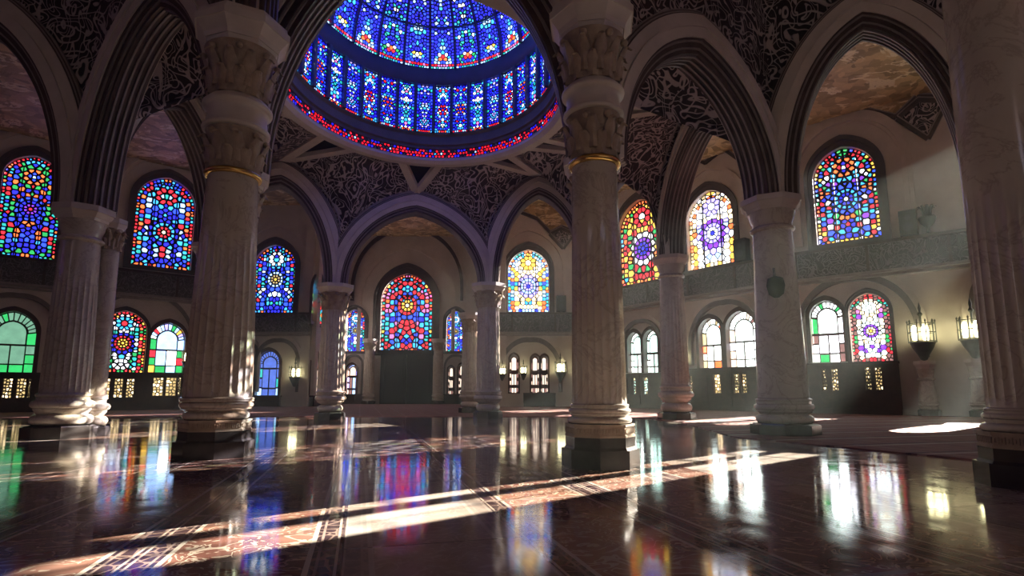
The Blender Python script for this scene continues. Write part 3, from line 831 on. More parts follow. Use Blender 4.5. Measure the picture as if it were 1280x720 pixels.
# dome gores
ZT = zof(-105, 15.5, 537)
NG = 24
def mer(t):
    """t 0..1 along the meridian -> r, z (relative)"""
    a = t*PI/2
    return RM*math.cos(a)**.92 if t < 1 else 0.0, z_dm0+(ZT-z_dm0)*math.sin(a)
LM_ = 4.4
def goremap(x, y, n):
    t = min(max(y/LM_, 0), .985); r_, z_ = mer(t)
    w_ = PI*3.6/NG*(1-t)*1.0+.012
    s_ = x/w_; a = s_*(PI/NG)*.96
    rr = r_-n*.6
    return Vector((DC.x+rr*math.cos(a), DC.y+rr*math.sin(a), z_-n*.5))
def gore_variant(p, seed):
    g, l = MB(), MB(); rn_ = random.Random(seed); sd = []; cs = []
    w0 = PI*3.6/NG; y1 = LM_*.97
    outl = [(-w0, 0), (w0, 0), (w0*.03+.012, y1), (-w0*.03-.012, y1)]
    def wd(y): return w0*(1-y/LM_)+.012
    def add(x, y, c):
        for s_ in ((1, -1) if abs(x) > .01 else (1,)): sd.append((s_*x, y)); cs.append(c)
    for k_ in range(5): add(w0*(k_+.3)/5, .045, rn_.choice(['cyan', 'teal', 'pale', 'blue']))
    for k_ in range(4): add(w0*(k_+.4)/4.2, .125, rn_.choice(['red', 'red', 'red', 'pink']))
    y = .22
    while y < y1*.9:
        add(wd(y)*.86, y, rn_.choice(p['e'])); y += max(.10, .1)
    add(0, .45, p['c'][0]); add(.12, .5, p['c'][1]); add(.1, .36, p['c'][2]); add(.22, .42, p['c'][3])
    tries = 0
    while tries < 900:
        tries += 1
        y = .18+rn_.random()*(y1-.2); x = rn_.random()*wd(y)*.85
        if x < .03: x = 0
        d2 = (.0085 if y < 1.5 else .0062)*(rn_.choice((2.2, 1.4, 1)) if tries < 350 else .7)
        if all((x-q[0])**2+(y-q[1])**2 > d2 and (-x-q[0])**2+(y-q[1])**2 > d2 for q in sd): add(x, y, rn_.choice(p['f']))
    glass_cells(g, l, sd, cs, outl, .015, goremap, KEYS)
    g.add(l.v, l.f, len(KEYS)); return g
palG = [dict(f=['cyan', 'blue', 'deep', 'deep', 'blue', 'deep', 'pale'], c=['red', 'white', 'orange', 'cyan'], e=['deep', 'deep', 'blue']),
        dict(f=['deep', 'blue', 'cyan', 'deep', 'blue', 'pale'], c=['white', 'yellow', 'pale', 'cyan'], e=['deep', 'blue', 'deep']),
        dict(f=['blue', 'cyan', 'deep', 'deep', 'teal', 'white', 'blue'], c=['orange', 'white', 'red', 'green'], e=['deep', 'deep', 'cyan'])]
for o in seg_copy('dome_panel', RK+[M['lead']], [gore_variant(p, 60+i) for i, p in enumerate(palG)], NG, dome): pass
def rib_mesh(hw_, dp_, t1=.97):
    mb = MB(); n_ = 22; vs = []
    for i in range(n_+1):
        t = i/n_*t1; r_, z_ = mer(t); q = hw_*(1-.6*t)
        for (dy, dr) in ((-q, .06), (-q, -dp_), (q, -dp_), (q, .06)):
            vs.append((DC.x+r_+dr, DC.y+dy, z_+(-.02 if dr < 0 else .02)))
    fs = []
    for i in range(n_):
        for j in range(4):
            a_, b_ = i*4+j, i*4+(j+1) % 4
            fs.append((a_, b_, b_+4, a_+4))
    return mb.add(vs, fs)
ri = rib_mesh(.045, .10).build('rib', M['blueband'], dome)
for k_ in range(NG):
    o = ri if k_ == 0 else ri.copy()
    if k_: COL.objects.link(o); o.parent = dome
    o.rotation_euler = (0, 0, 2*PI*(k_+.5)/NG)
mb = MB()
for t in (.30, .58, .8):
    r_, z_ = mer(t)
    lathe(mb, DC, [(r_, z_-.03), (r_-.05, z_-.03), (r_-.05, z_+.03), (r_, z_+.03)], 72, caps=False)
mb.build('hoop', M['blueband'], dome)
mb = MB(); lathe(mb, DC, [(.25, ZT-.03), (.22, ZT-.12), (.05, ZT-.2), (.01, ZT-.22)], 24); mb.build('boss', M['blueband'], dome, True)

# ------------------------------------------------------------------ pendentives between arches and dome ring
order = 'abcdefghi'
bays = []
for i in range(9):
    A, B = order[i], order[(i+1) % 9]
    pl, cc, zx, cv, x0 = ARCH[A+B]
    inw = pl.N if (DC-pl.P).dot(pl.N) > 0 else -pl.N
    off = .34
    pts = [pl.pt(u, v, 0)+inw*off for u, v in cc]
    ap = max(pts, key=lambda p: p.z)
    ang = math.atan2(ap.y-DC.y, ap.x-DC.x)
    bays.append(dict(A=A, B=B, pts=pts, ap=ap, ang=ang, ia=pts.index(ap)))
# ring split points: halfway (by angle) between neighbouring apex directions
def angd(a, b): return (b-a+PI) % (2*PI)-PI
for i in range(9):
    b, n = bays[i], bays[(i+1) % 9]
    b['split'] = b['ang']+angd(b['ang'], n['ang'])/2
pend_lab = {'b': 'script panel above the hidden capital behind the tall centre column', 'c': 'dark script panel under the dome above the right column',
 'd': 'script panel under the dome right of the tall centre column', 'e': 'script panel under the dome hidden partly by the tall centre column',
 'f': 'script panel right of straight ahead between dome ring and far columns', 'g': 'script panel left of straight ahead between dome ring and far columns',
 'h': 'script panel beside the tall left capital under the dome ring', 'i': 'script panel at far left under the dome ring', 'a': 'script panel under the near left of the dome ring'}
RO = RR+.38
def rp(a, dz=-.02): return Vector((DC.x+RO*math.cos(a), DC.y+OV*RO*math.sin(a), ZR+dz))
dome.scale = (1, OV, 1)
def grid(mb, lo, hi, n=7):
    k_ = len(lo); vs = []
    for j in range(n+1):
        for p, q in zip(lo, hi): vs.append(p.lerp(q, j/n))
    fs = [(j*k_+i, j*k_+i+1, (j+1)*k_+i+1, (j+1)*k_+i) for j in range(n) for i in range(k_-1)]
    mb.add(vs, fs)
def resample(pts, n):
    L_ = [0]
    for a, b in zip(pts, pts[1:]): L_.append(L_[-1]+(b-a).length)
    out_ = []; j = 0
    for i in range(n+1):
        s_ = L_[-1]*i/n
        while j < len(pts)-2 and L_[j+1] < s_: j += 1
        t = (s_-L_[j])/max(L_[j+1]-L_[j], 1e-9); out_.append(pts[j].lerp(pts[j+1], min(max(t, 0), 1)))
    return out_
def bar(mb, pts, w_, h_):
    vs = []; k_ = len(pts)
    for i, p in enumerate(pts):
        d = (pts[min(i+1, k_-1)]-pts[max(i-1, 0)]).normalized()
        s_ = d.cross(Vector((0, 0, 1)))
        if s_.length < 1e-3: s_ = Vector((1, 0, 0))
        s_ = s_.normalized()*w_/2; u_ = s_.cross(d).normalized()*h_/2
        vs += [p-s_-u_, p+s_-u_, p+s_+u_, p-s_+u_]
    fs = [(i*4+j, i*4+(j+1) % 4, i*4+4+(j+1) % 4, i*4+4+j) for i in range(k_-1) for j in range(4)]+[(0, 1, 2, 3), ((k_-1)*4+3, (k_-1)*4+2, (k_-1)*4+1, (k_-1)*4)]
    mb.add(vs, fs)
for i in range(9):
    b, n = bays[i], bays[(i+1) % 9]
    cw = angd(b['ang'], n['ang'])
    sgn = 1 if cw > 0 else -1
    # the bay curve may run either way; take the half next to the shared column
    Kc = KALL[b['B']]
    def half(q):
        h1 = q['pts'][:q['ia']+1]; h2 = q['pts'][q['ia']:]
        d1 = (Vector((h1[0].x, h1[0].y, 0))-Kc).length; d2 = (Vector((h2[-1].x, h2[-1].y, 0))-Kc).length
        return h1[::-1] if d1 < d2 else h2
    ha = half(b); hb = half(n)[::-1]
    ha[-1].z = hb[0].z = (ha[-1].z+hb[0].z)/2
    mid = (ha[-1]+hb[0])/2
    lo = resample(ha[:-1]+[mid], 14)+resample([mid]+hb[1:], 14)[1:]
    halfw = .36*abs(cw)
    a0 = b['ang']+sgn*min(.30, halfw*.6); a1 = n['ang']-sgn*min(.30, halfw*.6)
    hi = [rp(a0+(a1-a0 if abs(a1-a0) < PI else angd(a0, a1))*j/28) for j in range(29)]
    # ends lean along the ribs: first columns join apex to ring point
    root = thing('pendentive_panel', mid, pend_lab[b['B']], 'carved panel', 'script panels under the dome ring')
    mb = MB(); vs = []
    grid(mb, lo, hi, 8)
    mb.build('script_panel', M['lace_far'], root, True)
    mb = MB()
    bar(mb, [b['ap'].lerp(hi[0], t/6)+Vector((0, 0, -.03)) for t in range(7)], .30, .16)
    mb.build('rib', M['stone'], root); mb = MB()
    bar(mb, [n['ap'].lerp(hi[-1], t/6)+Vector((0, 0, -.03)) for t in range(7)], .30, .16)
    mb.build('rib', M['stone'], root)
    mb = MB()
    for off_, e0, e1 in ((1, lo, hi),):
        bar(mb, [p.lerp(q, .06)+Vector((0, 0, -.03)) for p, q in zip(lo, hi)], .05, .05)
        mb.build('border_line', M['bead'], root); mb = MB()
        bar(mb, [p.lerp(q, .94)+Vector((0, 0, -.03)) for p, q in zip(lo, hi)], .05, .05)
    mb.build('border_line', M['bead'], root)
    b['r1'] = hi[0]; n['r0'] = hi[-1]
TRI = {'ab': 'at its near edge towards the viewer', 'bc': 'above the arch right of the tall centre column', 'cd': 'above the arch that frames the pearly window', 'de': 'above the arch before the gold and red window',
 'ef': 'above the arch that frames the diamond-patterned window', 'fg': 'straight ahead above the arch of the alcove', 'gh': 'beside the tall left column', 'hi': 'at its far left side', 'ia': 'at its near left side'}
for b in bays:
    mb = MB(); a_, r0_, r1_ = b['ap'], b['r0'], b['r1']
    e = Vector((0, 0, .06))
    arc = [rp(math.atan2(r0_.y-DC.y, r0_.x-DC.x)+angd(math.atan2(r0_.y-DC.y, r0_.x-DC.x), math.atan2(r1_.y-DC.y, r1_.x-DC.x))*j/6) for j in range(7)]
    vs = [a_+e]+[p+e for p in arc]
    mb.add(vs, [(0, j, j+1) for j in range(1, 7)])
    o = mb.build('dark_spandrel_triangle', M['black']); 
    tag(o, 'dark triangular infill under the dome ring, '+TRI[b['A']+b['B']], 'infill panel', 'dark triangles under the dome ring')

# ------------------------------------------------------------------ columns
def leaf(mb, c, a0, r0, z0, z1, curl, w_, n=7):
    vs = []; m_ = 5
    for j in range(n+1):
        b_ = j/n; ww = w_*(.75+.25*math.sin(PI*min(b_*1.15, 1)))*(1-.75*max(0, b_-.7)/.3)*(.90+.10*math.cos(b_*7*PI))
        r_ = r0+.015+curl*b_**2.6
        z_ = z0+(z1-z0)*(b_ if b_ < .88 else .88-(b_-.88)*1.1)
        for i in range(m_):
            s_ = i/(m_-1)*2-1
            rr = r_+.035*(1-abs(s_))*(1-.4*b_)-.01*abs(s_)
            a_ = a0+s_*ww/2/max(r_, .1)
            vs.append((c[0]+rr*math.cos(a_), c[1]+rr*math.sin(a_), z_))
    fs = [(j*m_+i, j*m_+i+1, (j+1)*m_+i+1, (j+1)*m_+i) for j in range(n) for i in range(m_-1)]
    mb.add(vs, fs)
def foliage(c, r0, r1, z0, z1, n=10):
    mb = MB(); hgt = z1-z0
    lathe(mb, (c[0], c[1], 0), [(r0, z0), (r0+.02, z0+.5*hgt), (r0+(r1-r0)*.45, z0+.85*hgt), (r1, z1)], 40)
    for k_ in range(n): leaf(mb, c, 2*PI*k_/n, r0, z0+.02*hgt, z0+.58*hgt, (r1-r0)*.55+.06, 2*PI*r0/n*1.05)
    for k_ in range(n): leaf(mb, c, 2*PI*(k_+.5)/n, r0+.01, z0+.15*hgt, z0+.93*hgt, (r1-r0)*1.0+.07, 2*PI*r0/n*.95)
    for k_ in range(8):     # corner scrolls
        a_ = PI/8+2*PI*k_/8
        lathe(mb, (c[0]+(r1-.0)*math.cos(a_), c[1]+(r1-.0)*math.sin(a_), z1-.09*hgt-.03), [(.01, -.055), (.05, -.03), (.06, 0), (.05, .03), (.01, .055)], 10)
    return mb
def shaft(c, r0, r1, z0, z1, fl_top=None, nf=24):
    rows = [z0, z0+.05]
    ft = fl_top if fl_top else z0
    q = z0+.1
    while q < z1: rows.append(q); q += .22 if q < ft+.4 else .8
    rows.append(z1)
    prof = [(r0+(r1-r0)*((z-z0)/(z1-z0))**1.3, z) for z in rows]
    def rf(a, z):
        if not fl_top: return 1
        k_ = min(1, max(0, (ft-z)/.25))*min(1, max(0, (z-z0-.02)/.05))
        return 1-.055*k_*abs(math.sin(a*nf/2))**.6
    mb = MB(); lathe(mb, (c[0], c[1], 0), prof, nf*6 if fl_top else 64, rf)
    return mb
def ngon(mb, c, r, z0, z1, n, rot, r2=None):
    lathe(mb, (c[0], c[1], 0), [(r, z0), (r2 or r, z1)], n, rot=rot)
def column(c, r0, r1, ztop, label, zb=.85, plinth=.62, tall=False, flute=None, pn=8, cap='carved', rot=None, group='marble columns of the arcade', pier=None, marks=None, s=1.0):
    """c: centre, ztop: top of the capital"""
    rot = math.atan2(-c[1], -c[0]) if rot is None else rot      # a corner faces the open floor
    root = thing('marble_column', (c[0], c[1], 0), label, 'column', group)
    mb = MB()
    ngon(mb, c, plinth, 0, .24*s, pn, rot); ngon(mb, c, plinth*.93, .24*s, .27*s, pn, rot, plinth*.90)
    mb.build('plinth', M['darkstone'], root)
    b0 = .27*s
    if tall:
        mb = MB(); ngon(mb, c, plinth*.89, b0, b0+.13, pn, rot); up_ = mb.build('upper_plinth', M['darkstone'], root)
        mb = MB(); q = b0+.13
        ngon(mb, c, plinth*.90, q, q+.03, pn, rot); ngon(mb, c, plinth*.87, q+.03, q+.14, pn, rot); ngon(mb, c, plinth*.90, q+.14, q+.17, pn, rot)
        # key pattern teeth on the band
        for k_ in range(pn):
            a0, a1 = rot+2*PI*k_/pn, rot+2*PI*(k_+1)/pn
            p0 = Vector((math.cos(a0), math.sin(a0), 0))*plinth*.872; p1 = Vector((math.cos(a1), math.sin(a1), 0))*plinth*.872
            nt_ = 12
            for j in range(nt_):
                p = p0.lerp(p1, (j+.5)/nt_)
                box(mb, (c[0]+p.x, c[1]+p.y, q+.085), ((p1-p0).length/nt_*.5, .03, .07 if j % 2 else .045), math.atan2(p1.y-p0.y, p1.x-p0.x))
        mb.build('key_pattern_band', M['carved'], up_)
        b0 = q+.17
    # attic base
    mb = MB(); h_ = zb-b0; rb = plinth*.90
    pr = [(rb, b0), (rb*1.0, b0+.08*h_)]
    def tor(r_, z_, rad, n=6): return [(r_+rad*math.cos(t), z_+rad*math.sin(t)) for t in [(-PI/2+PI*j/n) for j in range(n+1)]]
    pr = [(rb*.9, b0)]+tor(rb*.92-.17*h_, b0+.17*h_, .17*h_)+[(rb*.86-.1*h_, b0+.37*h_), (r0+(rb-r0)*.38, b0+.47*h_), (r0+(rb-r0)*.38, b0+.52*h_)]+tor(r0+(rb-r0)*.38-.02, b0+.64*h_, .12*h_)+[(r0*1.06, b0+.80*h_), (r0*1.07, b0+.86*h_)]+tor(r0*1.04, b0+.92*h_, .05*h_)+[(r0*.99, zb)]
    lathe(mb, (c[0], c[1], 0), pr, 56); mb.build('base', M['marble'], root, True, angle=50)
    if tall:
        zn, zf1, zc1, zf2, zi = marks      # neck, lower foliage top, collar top, upper foliage top, impost top
        shaft(c, r0, r1, zb, zn, flute).build('shaft', M['marble'], root, True, angle=60)
        mb = MB(); lathe(mb, (c[0], c[1], 0), [(r1, zn-.02)]+tor(r1*1.05, zn+.03, .045)+[(r1, zn+.08)], 48); mb.build('necking_ring', M['brass'], root, True, angle=60)
        foliage(c, r1*1.0, r1*1.22, zn+.07, zf1, 9).build('lower_foliage', M['carved'], root, True, angle=50)
        mb = MB(); hh = zc1-zf1
        lathe(mb, (c[0], c[1], 0), [(r1*1.1, zf1)]+tor(r1*1.26, zf1+.10*hh, .08*hh)+[(r1*1.24, zf1+.22*hh), (r1*1.20, zf1+.55*hh), (r1*1.24, zf1+.66*hh)]+tor(r1*1.30, zf1+.78*hh, .09*hh)+[(r1*1.30, zc1-.05), (r1*1.18, zc1)], 56)
        mb.build('collar', M['stone'], root, True, angle=50)
        foliage(c, r1*1.18, r1*1.50, zc1-.02, zf2, 11).build('upper_foliage', M['carved'], root, True, angle=50)
        mb = MB(); hi_ = zi-zf2
        for k_, (f0, f1, q0, q1) in enumerate(((1.45, 1.55, 0, .16), (1.60, 1.66, .16, .30), (1.66, 1.98, .30, .58), (2.05, 2.06, .58, .80), (1.96, 1.90, .80, 1.0))):
            ngon(mb, c, r1*f0, zf2+hi_*q0, zf2+hi_*q1, 8, rot+PI/8, r1*f1)
        mb.build('impost', M['stone'], root)
        if pier:
            mb = MB(); ngon(mb, c, r1*1.25, zi, ZC, 8, rot+PI/8)
            mb.build('pier', M['stone'], root)
            mb = MB()
            for k_ in range(8):
                a_ = rot+PI/4*k_+0
                for da in (-.22, 0, .22):
                    lathe(mb, (c[0]+r1*1.22*math.cos(a_+da), c[1]+r1*1.22*math.sin(a_+da), 0), [(.06, zi), (.06, ZC)], 8)
            mb.build('pier_shaft', M['moulding'], root, True, angle=60)
    else:
        hc = .95*s if cap == 'carved' else .8
        zn = ztop-hc
        shaft(c, r0, r1, zb, zn, flute).build('shaft', M['marble'], root, True, angle=60)
        if cap == 'carved':
            foliage(c, r1, r1*1.28, zn, ztop-.30*s, 9).build('capital', M['carved'], root, True, angle=50)
        else:
            mb = MB(); q = hc-.3
            lathe(mb, (c[0], c[1], 0), [(r1, zn-.02)]+tor(r1*1.06, zn+.05, .05)+[(r1*1.0, zn+.12), (r1*1.02, zn+.2), (r1*1.12, zn+.30), (r1*1.22, zn+q-.04), (r1*1.22, zn+q+.02)], 48)
            mb.build('capital', M['marble'], root, True, angle=40)
        mb = MB(); z_ = ztop-.32*s
        ngon(mb, c, r1*1.32, z_, z_+.07*s, 8, rot+PI/8, r1*1.38); ngon(mb, c, r1*1.42, z_+.07*s, z_+.18*s, 8, rot+PI/8, r1*1.62); ngon(mb, c, r1*1.68, z_+.18*s, z_+.32*s, 8, rot+PI/8, r1*1.68)
        mb.build('abacus', M['stone'], root)
    return root
c1 = (xof(749, 500, 7.85), 7.85); c2 = (xof(272, 500, 9.0), 9.0); c5 = (xof(1289, 500, 6.15), 6.15)
m1 = [zof(y, 7.85, 745) for y in (210, 150, 112, 56, 18)]; m2 = [zof(y, 9.0, 300) for y in (224, 170, 130, 72, 36)]
column(c1, .375, .325, 0, 'tall fluted marble column in the centre foreground with two-tier carved capital', .84, .53, True, 3.1, marks=m1, pier=True)
column(c2, .50, .385, 0, 'tall marble column at left foreground with sunlit right edge', .92, .58, True, 3.4, marks=m2, pier=True)
m5 = [9.5, 10.2, 10.7, 11.6, 12.4]
column(c5, .385, .35, 0, 'tall dark marble column cut by the right edge of the view', .83, .56, True, 3.2, marks=m5, pier=False)
column(K['c'], .56, .44, CAPZ['c'], 'thick smooth marble column right of centre with plain octagonal capital', .86, .76, cap='plain')
column(K['d'], .50, .42, CAPZ['d'], 'fluted column right behind the tall centre column, before the clear arched windows', 1.25, .68, flute=4.5, cap='plain')
column(K['e'], .48, .42, CAPZ['e'], 'marble column mostly hidden behind the tall centre column', 1.1, .62)
column(K['f'], .46, .43, CAPZ['f'], 'far marble column right of the alcove with carved capital', 1.05, .56, flute=4.6)
column(K['g'], .46, .42, CAPZ['g'], 'far marble column left of the alcove with carved capital', 1.05, .54, flute=4.6)
column(K['h'], .46, .42, CAPZ['h'], 'far column peeking out left of the tall left column', 1.05, .60, cap='plain')
column(K['a'], .40, .34, CAPZ['a'], 'marble column hidden behind the tall left column', .9, .52)
column(K['b'], .40, .34, CAPZ['b'], 'marble column hidden directly behind the near tall centre column', .9, .52)
column((xof(587, 500, 27), 27), .42, .36, zof(392, 27, 587), 'slimmer column just behind and left of the far right column', 1.05, .52, flute=4.2)
column(KX['k'], .44, .38, CAPZ['k'], 'marble column hidden behind the column at the right edge', .86, .6, cap='plain')
column(KX['j'], .5, .42, CAPZ['j'], 'marble column just outside the left edge', .86, .6, cap='plain')
# paired column at left
ki = K['i']; kc = Vector((xof(118, 500, 13.1), 13.1, 0))
root = column((xof(80, 500, 12.6), 12.6), .46, .38, CAPZ['i'], 'thick half of the paired marble column at left on a black plinth', .98, .70, cap='plain', flute=3.6)
column(kc, .22, .20, CAPZ['i']-.1, 'slender sunlit half of the paired column at left', .9, .36, cap='carved', s=.8)

# ------------------------------------------------------------------ gallery around the hall
def gallery(w, v1, v0, lab, dep=.55, u0=0, u1=None):
    pl = W[w]; u1 = pl.L if u1 is None else u1
    root = thing('gallery', pl.pt((u0+u1)/2, v0, 0), lab, 'gallery balustrade', 'gallery balustrades on the walls')
    mb = MB(); pbox(mb, pl, u0, u1, v0+.12, v1-.12, 0, dep); mb.build('pierced_front', M['gallery'], root)
    mb = MB(); pbox(mb, pl, u0, u1, v1-.14, v1, 0, dep+.08); mb.build('handrail', M['moulding'], root)
    mb = MB(); pbox(mb, pl, u0, u1, v0, v0+.12, 0, dep+.06); pbox(mb, pl, u0, u1, v0-.12, v0, 0, dep*.7); mb.build('cornice', M['bead'], root)
    q = u0+1.0
    while q < u1: mb = MB(); pbox(mb, pl, q-.06, q+.06, v0+.12, v1-.1, dep-.02, dep+.05); q += 2.9; mb.build('baluster_post', M['moulding'], root)
gv0 = W['right_front'].hit(1060, 348)[1]
gallery('right_front', ZG-.1, gv0, 'pierced stone gallery front on the right wall under the blue rosette window')
gallery('right_back', ZG-.1, gv0, 'grey gallery front under the pearly and the gold windows')
gallery('left', ZG-.1, W['left'].hit(200, 374)[1], 'dark gallery front on the left wall below the two blue windows')
zb1, zb0 = zof(392, YB), zof(418, YB)
gallery('right_recess', zb1, zb0, 'grey gallery front below the diamond-patterned window')
gallery('left_recess', zb1, zb0, 'grey gallery front below the back left blue window')

# blind arches over lower windows
blind_arch('right_front', 1000, 1143, 440, 352, 'wide stone arch moulding over the clear and the red-bordered window', .45)
blind_arch('right_back', 866, 953, 455, 381, 'stone arch moulding over the two clear windows at right', .40)
blind_arch('right_back', 779, 829, 462, 404, 'stone arch moulding over the pale green twin window', .36)
blind_arch('left', 112, 240, 440, 370, 'stone arch moulding over the red oval and the clear window at left', .30)
blind_arch('left', -40, 72, 440, 372, 'stone arch moulding around the green window at far left', .35)
blind_arch('right_recess', 628, 698, 490, 428, 'stone arch moulding over three narrow warm windows', .5)
blind_arch('left_recess', 322, 372, 490, 428, 'stone arch moulding over the blue glazed door', .4)
blind_arch('left_recess', 298, 320, 490, 430, 'narrow stone arch moulding beside the blue glazed door', .3)
blind_arch('alcove', 432, 452, 494, 446, 'small arch moulding over the narrow window left of the dark doors', .3)
blind_arch('alcove', 557, 583, 494, 446, 'small arch moulding over the narrow windows right of the dark doors', .3)
blind_arch('alcove', 444, 576, 376, 291, 'tall pointed wall arch around the red rose window', .5, 'moulding')
blind_arch('right_front', 1224, 1300, 440, 344, 'dark stone arch moulding beside the right edge', .55)
blind_arch('left', 148, 256, 330, 196, 'tall pointed wall arch around the blue window on the left wall', .3, 'stone')
blind_arch('right_front', 998, 1130, 300, 152, 'tall pointed wall arch around the blue rosette window', .35, 'stone')

def wallpoly(w, pts, label, cat, m_, name, edge=True, d=.06, closed_top=False):
    pl = W[w]; pp = [pl.hit(*p) for p in pts]
    if closed_top: pp = pp+[(pp[-1][0], ZC), (pp[0][0], ZC)]
    cu = sum(p[0] for p in pp)/len(pp); cv_ = min(p[1] for p in pp)
    root = thing(name, pl.pt(cu, cv_, 0), label, cat)
    mb = MB(); prism(mb, pl, pp, [], 0, d); mb.build('field', M[m_], root)
    if edge:
        for nm, w_, h_, mm, off_ in (('dark_border', .20, .12, 'moulding', 0), ('inner_line', .05, .16, 'bead', .16)):
            mb = MB(); bp = [pl.pt(a, b+off_*.8, d) for a, b in pp[:len(pts)]+([] if closed_top else [pp[0]])]
            k_ = len(bp)
            for a, b in zip(bp, bp[1:]):
                dd = (b-a).normalized(); up = dd.cross(pl.N).normalized()*w_/2; nn_ = pl.N*h_/2
                mb.add([a-up-nn_, a+up-nn_, a+up+nn_, a-up+nn_, b-up-nn_, b+up-nn_, b+up+nn_, b-up+nn_], [(0, 1, 2, 3), (7, 6, 5, 4), (0, 4, 5, 1), (1, 5, 6, 2), (2, 6, 7, 3), (3, 7, 4, 0)])
            mb.build(nm, M[mm], root)
    return root
wallpoly('right_front', [(1015, 125), (1045, 116), (1063, 134), (1120, 147), (1146, 122), (1186, 122), (1215, 84)], 'gold painted vault foot with zigzag border above the blue rosette window', 'painted panel', 'gold', 'painted_panel', closed_top=True)
wallpoly('right_front', [(1122, 149), (1148, 126), (1184, 127), (1160, 174)], 'small dark script panel beside the zigzag border at upper right', 'carved panel', 'lace_far', 'corner_panel')
wallpoly('right_recess', [(640, 262), (672, 274), (688, 291), (702, 284), (722, 292)], 'gold painted vault foot above the diamond-patterned window', 'painted panel', 'gold', 'painted_panel', closed_top=True)
wallpoly('right_recess', [(687, 293), (701, 286), (718, 293), (704, 311)], 'small dark script panel above right of the diamond-patterned window', 'carved panel', 'lace_far', 'corner_panel')
wallpoly('left', [(-30, 140), (8, 132), (40, 120), (54, 100)], 'brown painted vault foot above the dark multicolour window', 'painted panel', 'gold', 'painted_panel', closed_top=True)
wallpoly('left', [(150, 196), (185, 168), (205, 150), (222, 166), (258, 196)], 'brown painted vault foot above the blue window on the left wall', 'painted panel', 'gold', 'painted_panel', closed_top=True)
wallpoly('right_back', [(850, 220), (862, 196), (882, 204), (905, 186), (925, 200)], 'gold painted vault foot above the pearly window', 'painted panel', 'gold', 'painted_panel', closed_top=True)

# ------------------------------------------------------------------ wooden panelling under lower windows, doors
def screen(w, a, b, yt, label, lights, ybase=None, glowm='sand', hgt=None):
    """dark wooden panel screen with tall self-glowing lattice openings; lights: (px0,px1,py0,py1)"""
    pl = W[w]; u0 = pl.hit(a, 490)[0]; u1 = pl.hit(b, 490)[0]
    if u0 > u1: u0, u1 = u1, u0
    v1 = pl.hit((a+b)/2, yt)[1]
    root = thing('wooden_screen', pl.pt((u0+u1)/2, 0, .3), label, 'wooden panelling', 'dark wooden screens along the walls')
    mb = MB(); hs = []; lat = []
    for (p0, p1, q0, q1) in lights:
        x0, x1 = sorted((pl.hit(p0, 475)[0], pl.hit(p1, 475)[0])); pm = (p0+p1)/2
        y1, y0 = pl.hit(pm, q0)[1], pl.hit(pm, q1)[1]
        hs.append([(x0, y0), (x1, y0), (x1, y1), (x0, y1)]); lat.append((x0, x1, y0, y1))
    prism(mb, pl, [(u0, 0), (u1, 0), (u1, v1), (u0, v1)], hs, .10, .34); 
    mb.build('panel_frame', M['wood'], root)
    mb = MB()
    pbox(mb, pl, u0-.06, u1+.06, v1, v1+.10, .04, .42); pbox(mb, pl, u0-.03, u1+.03, 0, .25, .34, .40)
    n = max(2, int((u1-u0)/1.1))
    for k_ in range(n+1):
        u_ = u0+(u1-u0)*k_/n
        if all(not (l[0]-.1 < u_ < l[1]+.1) for l in lat): pbox(mb, pl, u_-.05, u_+.05, .25, v1, .34, .39)
    mb.build('rail', M['wood'], root)
    for (x0, x1, y0, y1) in lat:
        g, l = MB(), MB()
        rn_ = random.Random(int(x0*100)); sd = []; cs = []
        nx, ny = max(3, int((x1-x0)/.14)), max(5, int((y1-y0)/.16))
        for i in range(nx):
            for j in range(ny):
                sd.append((x0+(i+.5+rn_.uniform(-.3, .3))*(x1-x0)/nx, y0+(j+.5+rn_.uniform(-.3, .3))*(y1-y0)/ny)); cs.append(rn_.choice([glowm, glowm, 'cream', 'sand']))
        glass_cells(g, l, sd, cs, [(x0, y0), (x1, y0), (x1, y1), (x0, y1)], .022, lambda x, y, n_: pl.pt(x, y, .2+n_), KEYS)
        o = g.build('glow_lattice', RK, root); o['label'] = 'ornate lattice with its own glow in place of daylight'
        l.build('lattice_lead', M['frame'], o)  # solid wall behind: the lattice glow is emission painted into its cells
    return root
screen('right_front', 1006, 1126, 456, 'dark wooden screen below the clear and red-bordered windows at right', [(1029, 1035, 461, 489), (1041, 1049, 461, 489), (1083, 1090, 459, 488), (1095, 1104, 459, 488)])
screen('right_back', 861, 951, 462, 'dark wooden screen below the two clear windows right of centre', [(866, 870, 470, 494), (896, 905, 468, 492), (921, 928, 467, 492), (931, 938, 467, 492)])
screen('right_back', 779, 832, 469, 'dark wooden doors below the pale green twin window', [(788, 790, 473, 492), (795, 799, 472, 493), (808, 814, 472, 493)], glowm='mint')
screen('left', 115, 231, 468, 'dark wooden screen below the red oval window at left', [(122, 138, 473, 497), (143, 154, 473, 497), (158, 168, 473, 497), (191, 204, 472, 495), (207, 220, 472, 495), (222, 226, 472, 495)])
screen('left', -40, 62, 468, 'dark wooden screen below the green window at far left', [(5, 17, 473, 498), (22, 34, 473, 498), (36, 40, 473, 498)])
screen('left_recess', 305, 352, 496, 'low dark wooden panel below the blue glazed door', [])
screen('alcove', 430, 460, 494, 'low dark panel left of the dark central doors', [])
screen('alcove', 556, 590, 494, 'low dark panel right of the dark central doors', [])
screen('right_recess', 655, 693, 493, 'low dark panel below the paired warm windows', [])
screen('alcove_left', 386, 402, 496, 'low dark panel on the side wall of the alcove', [])
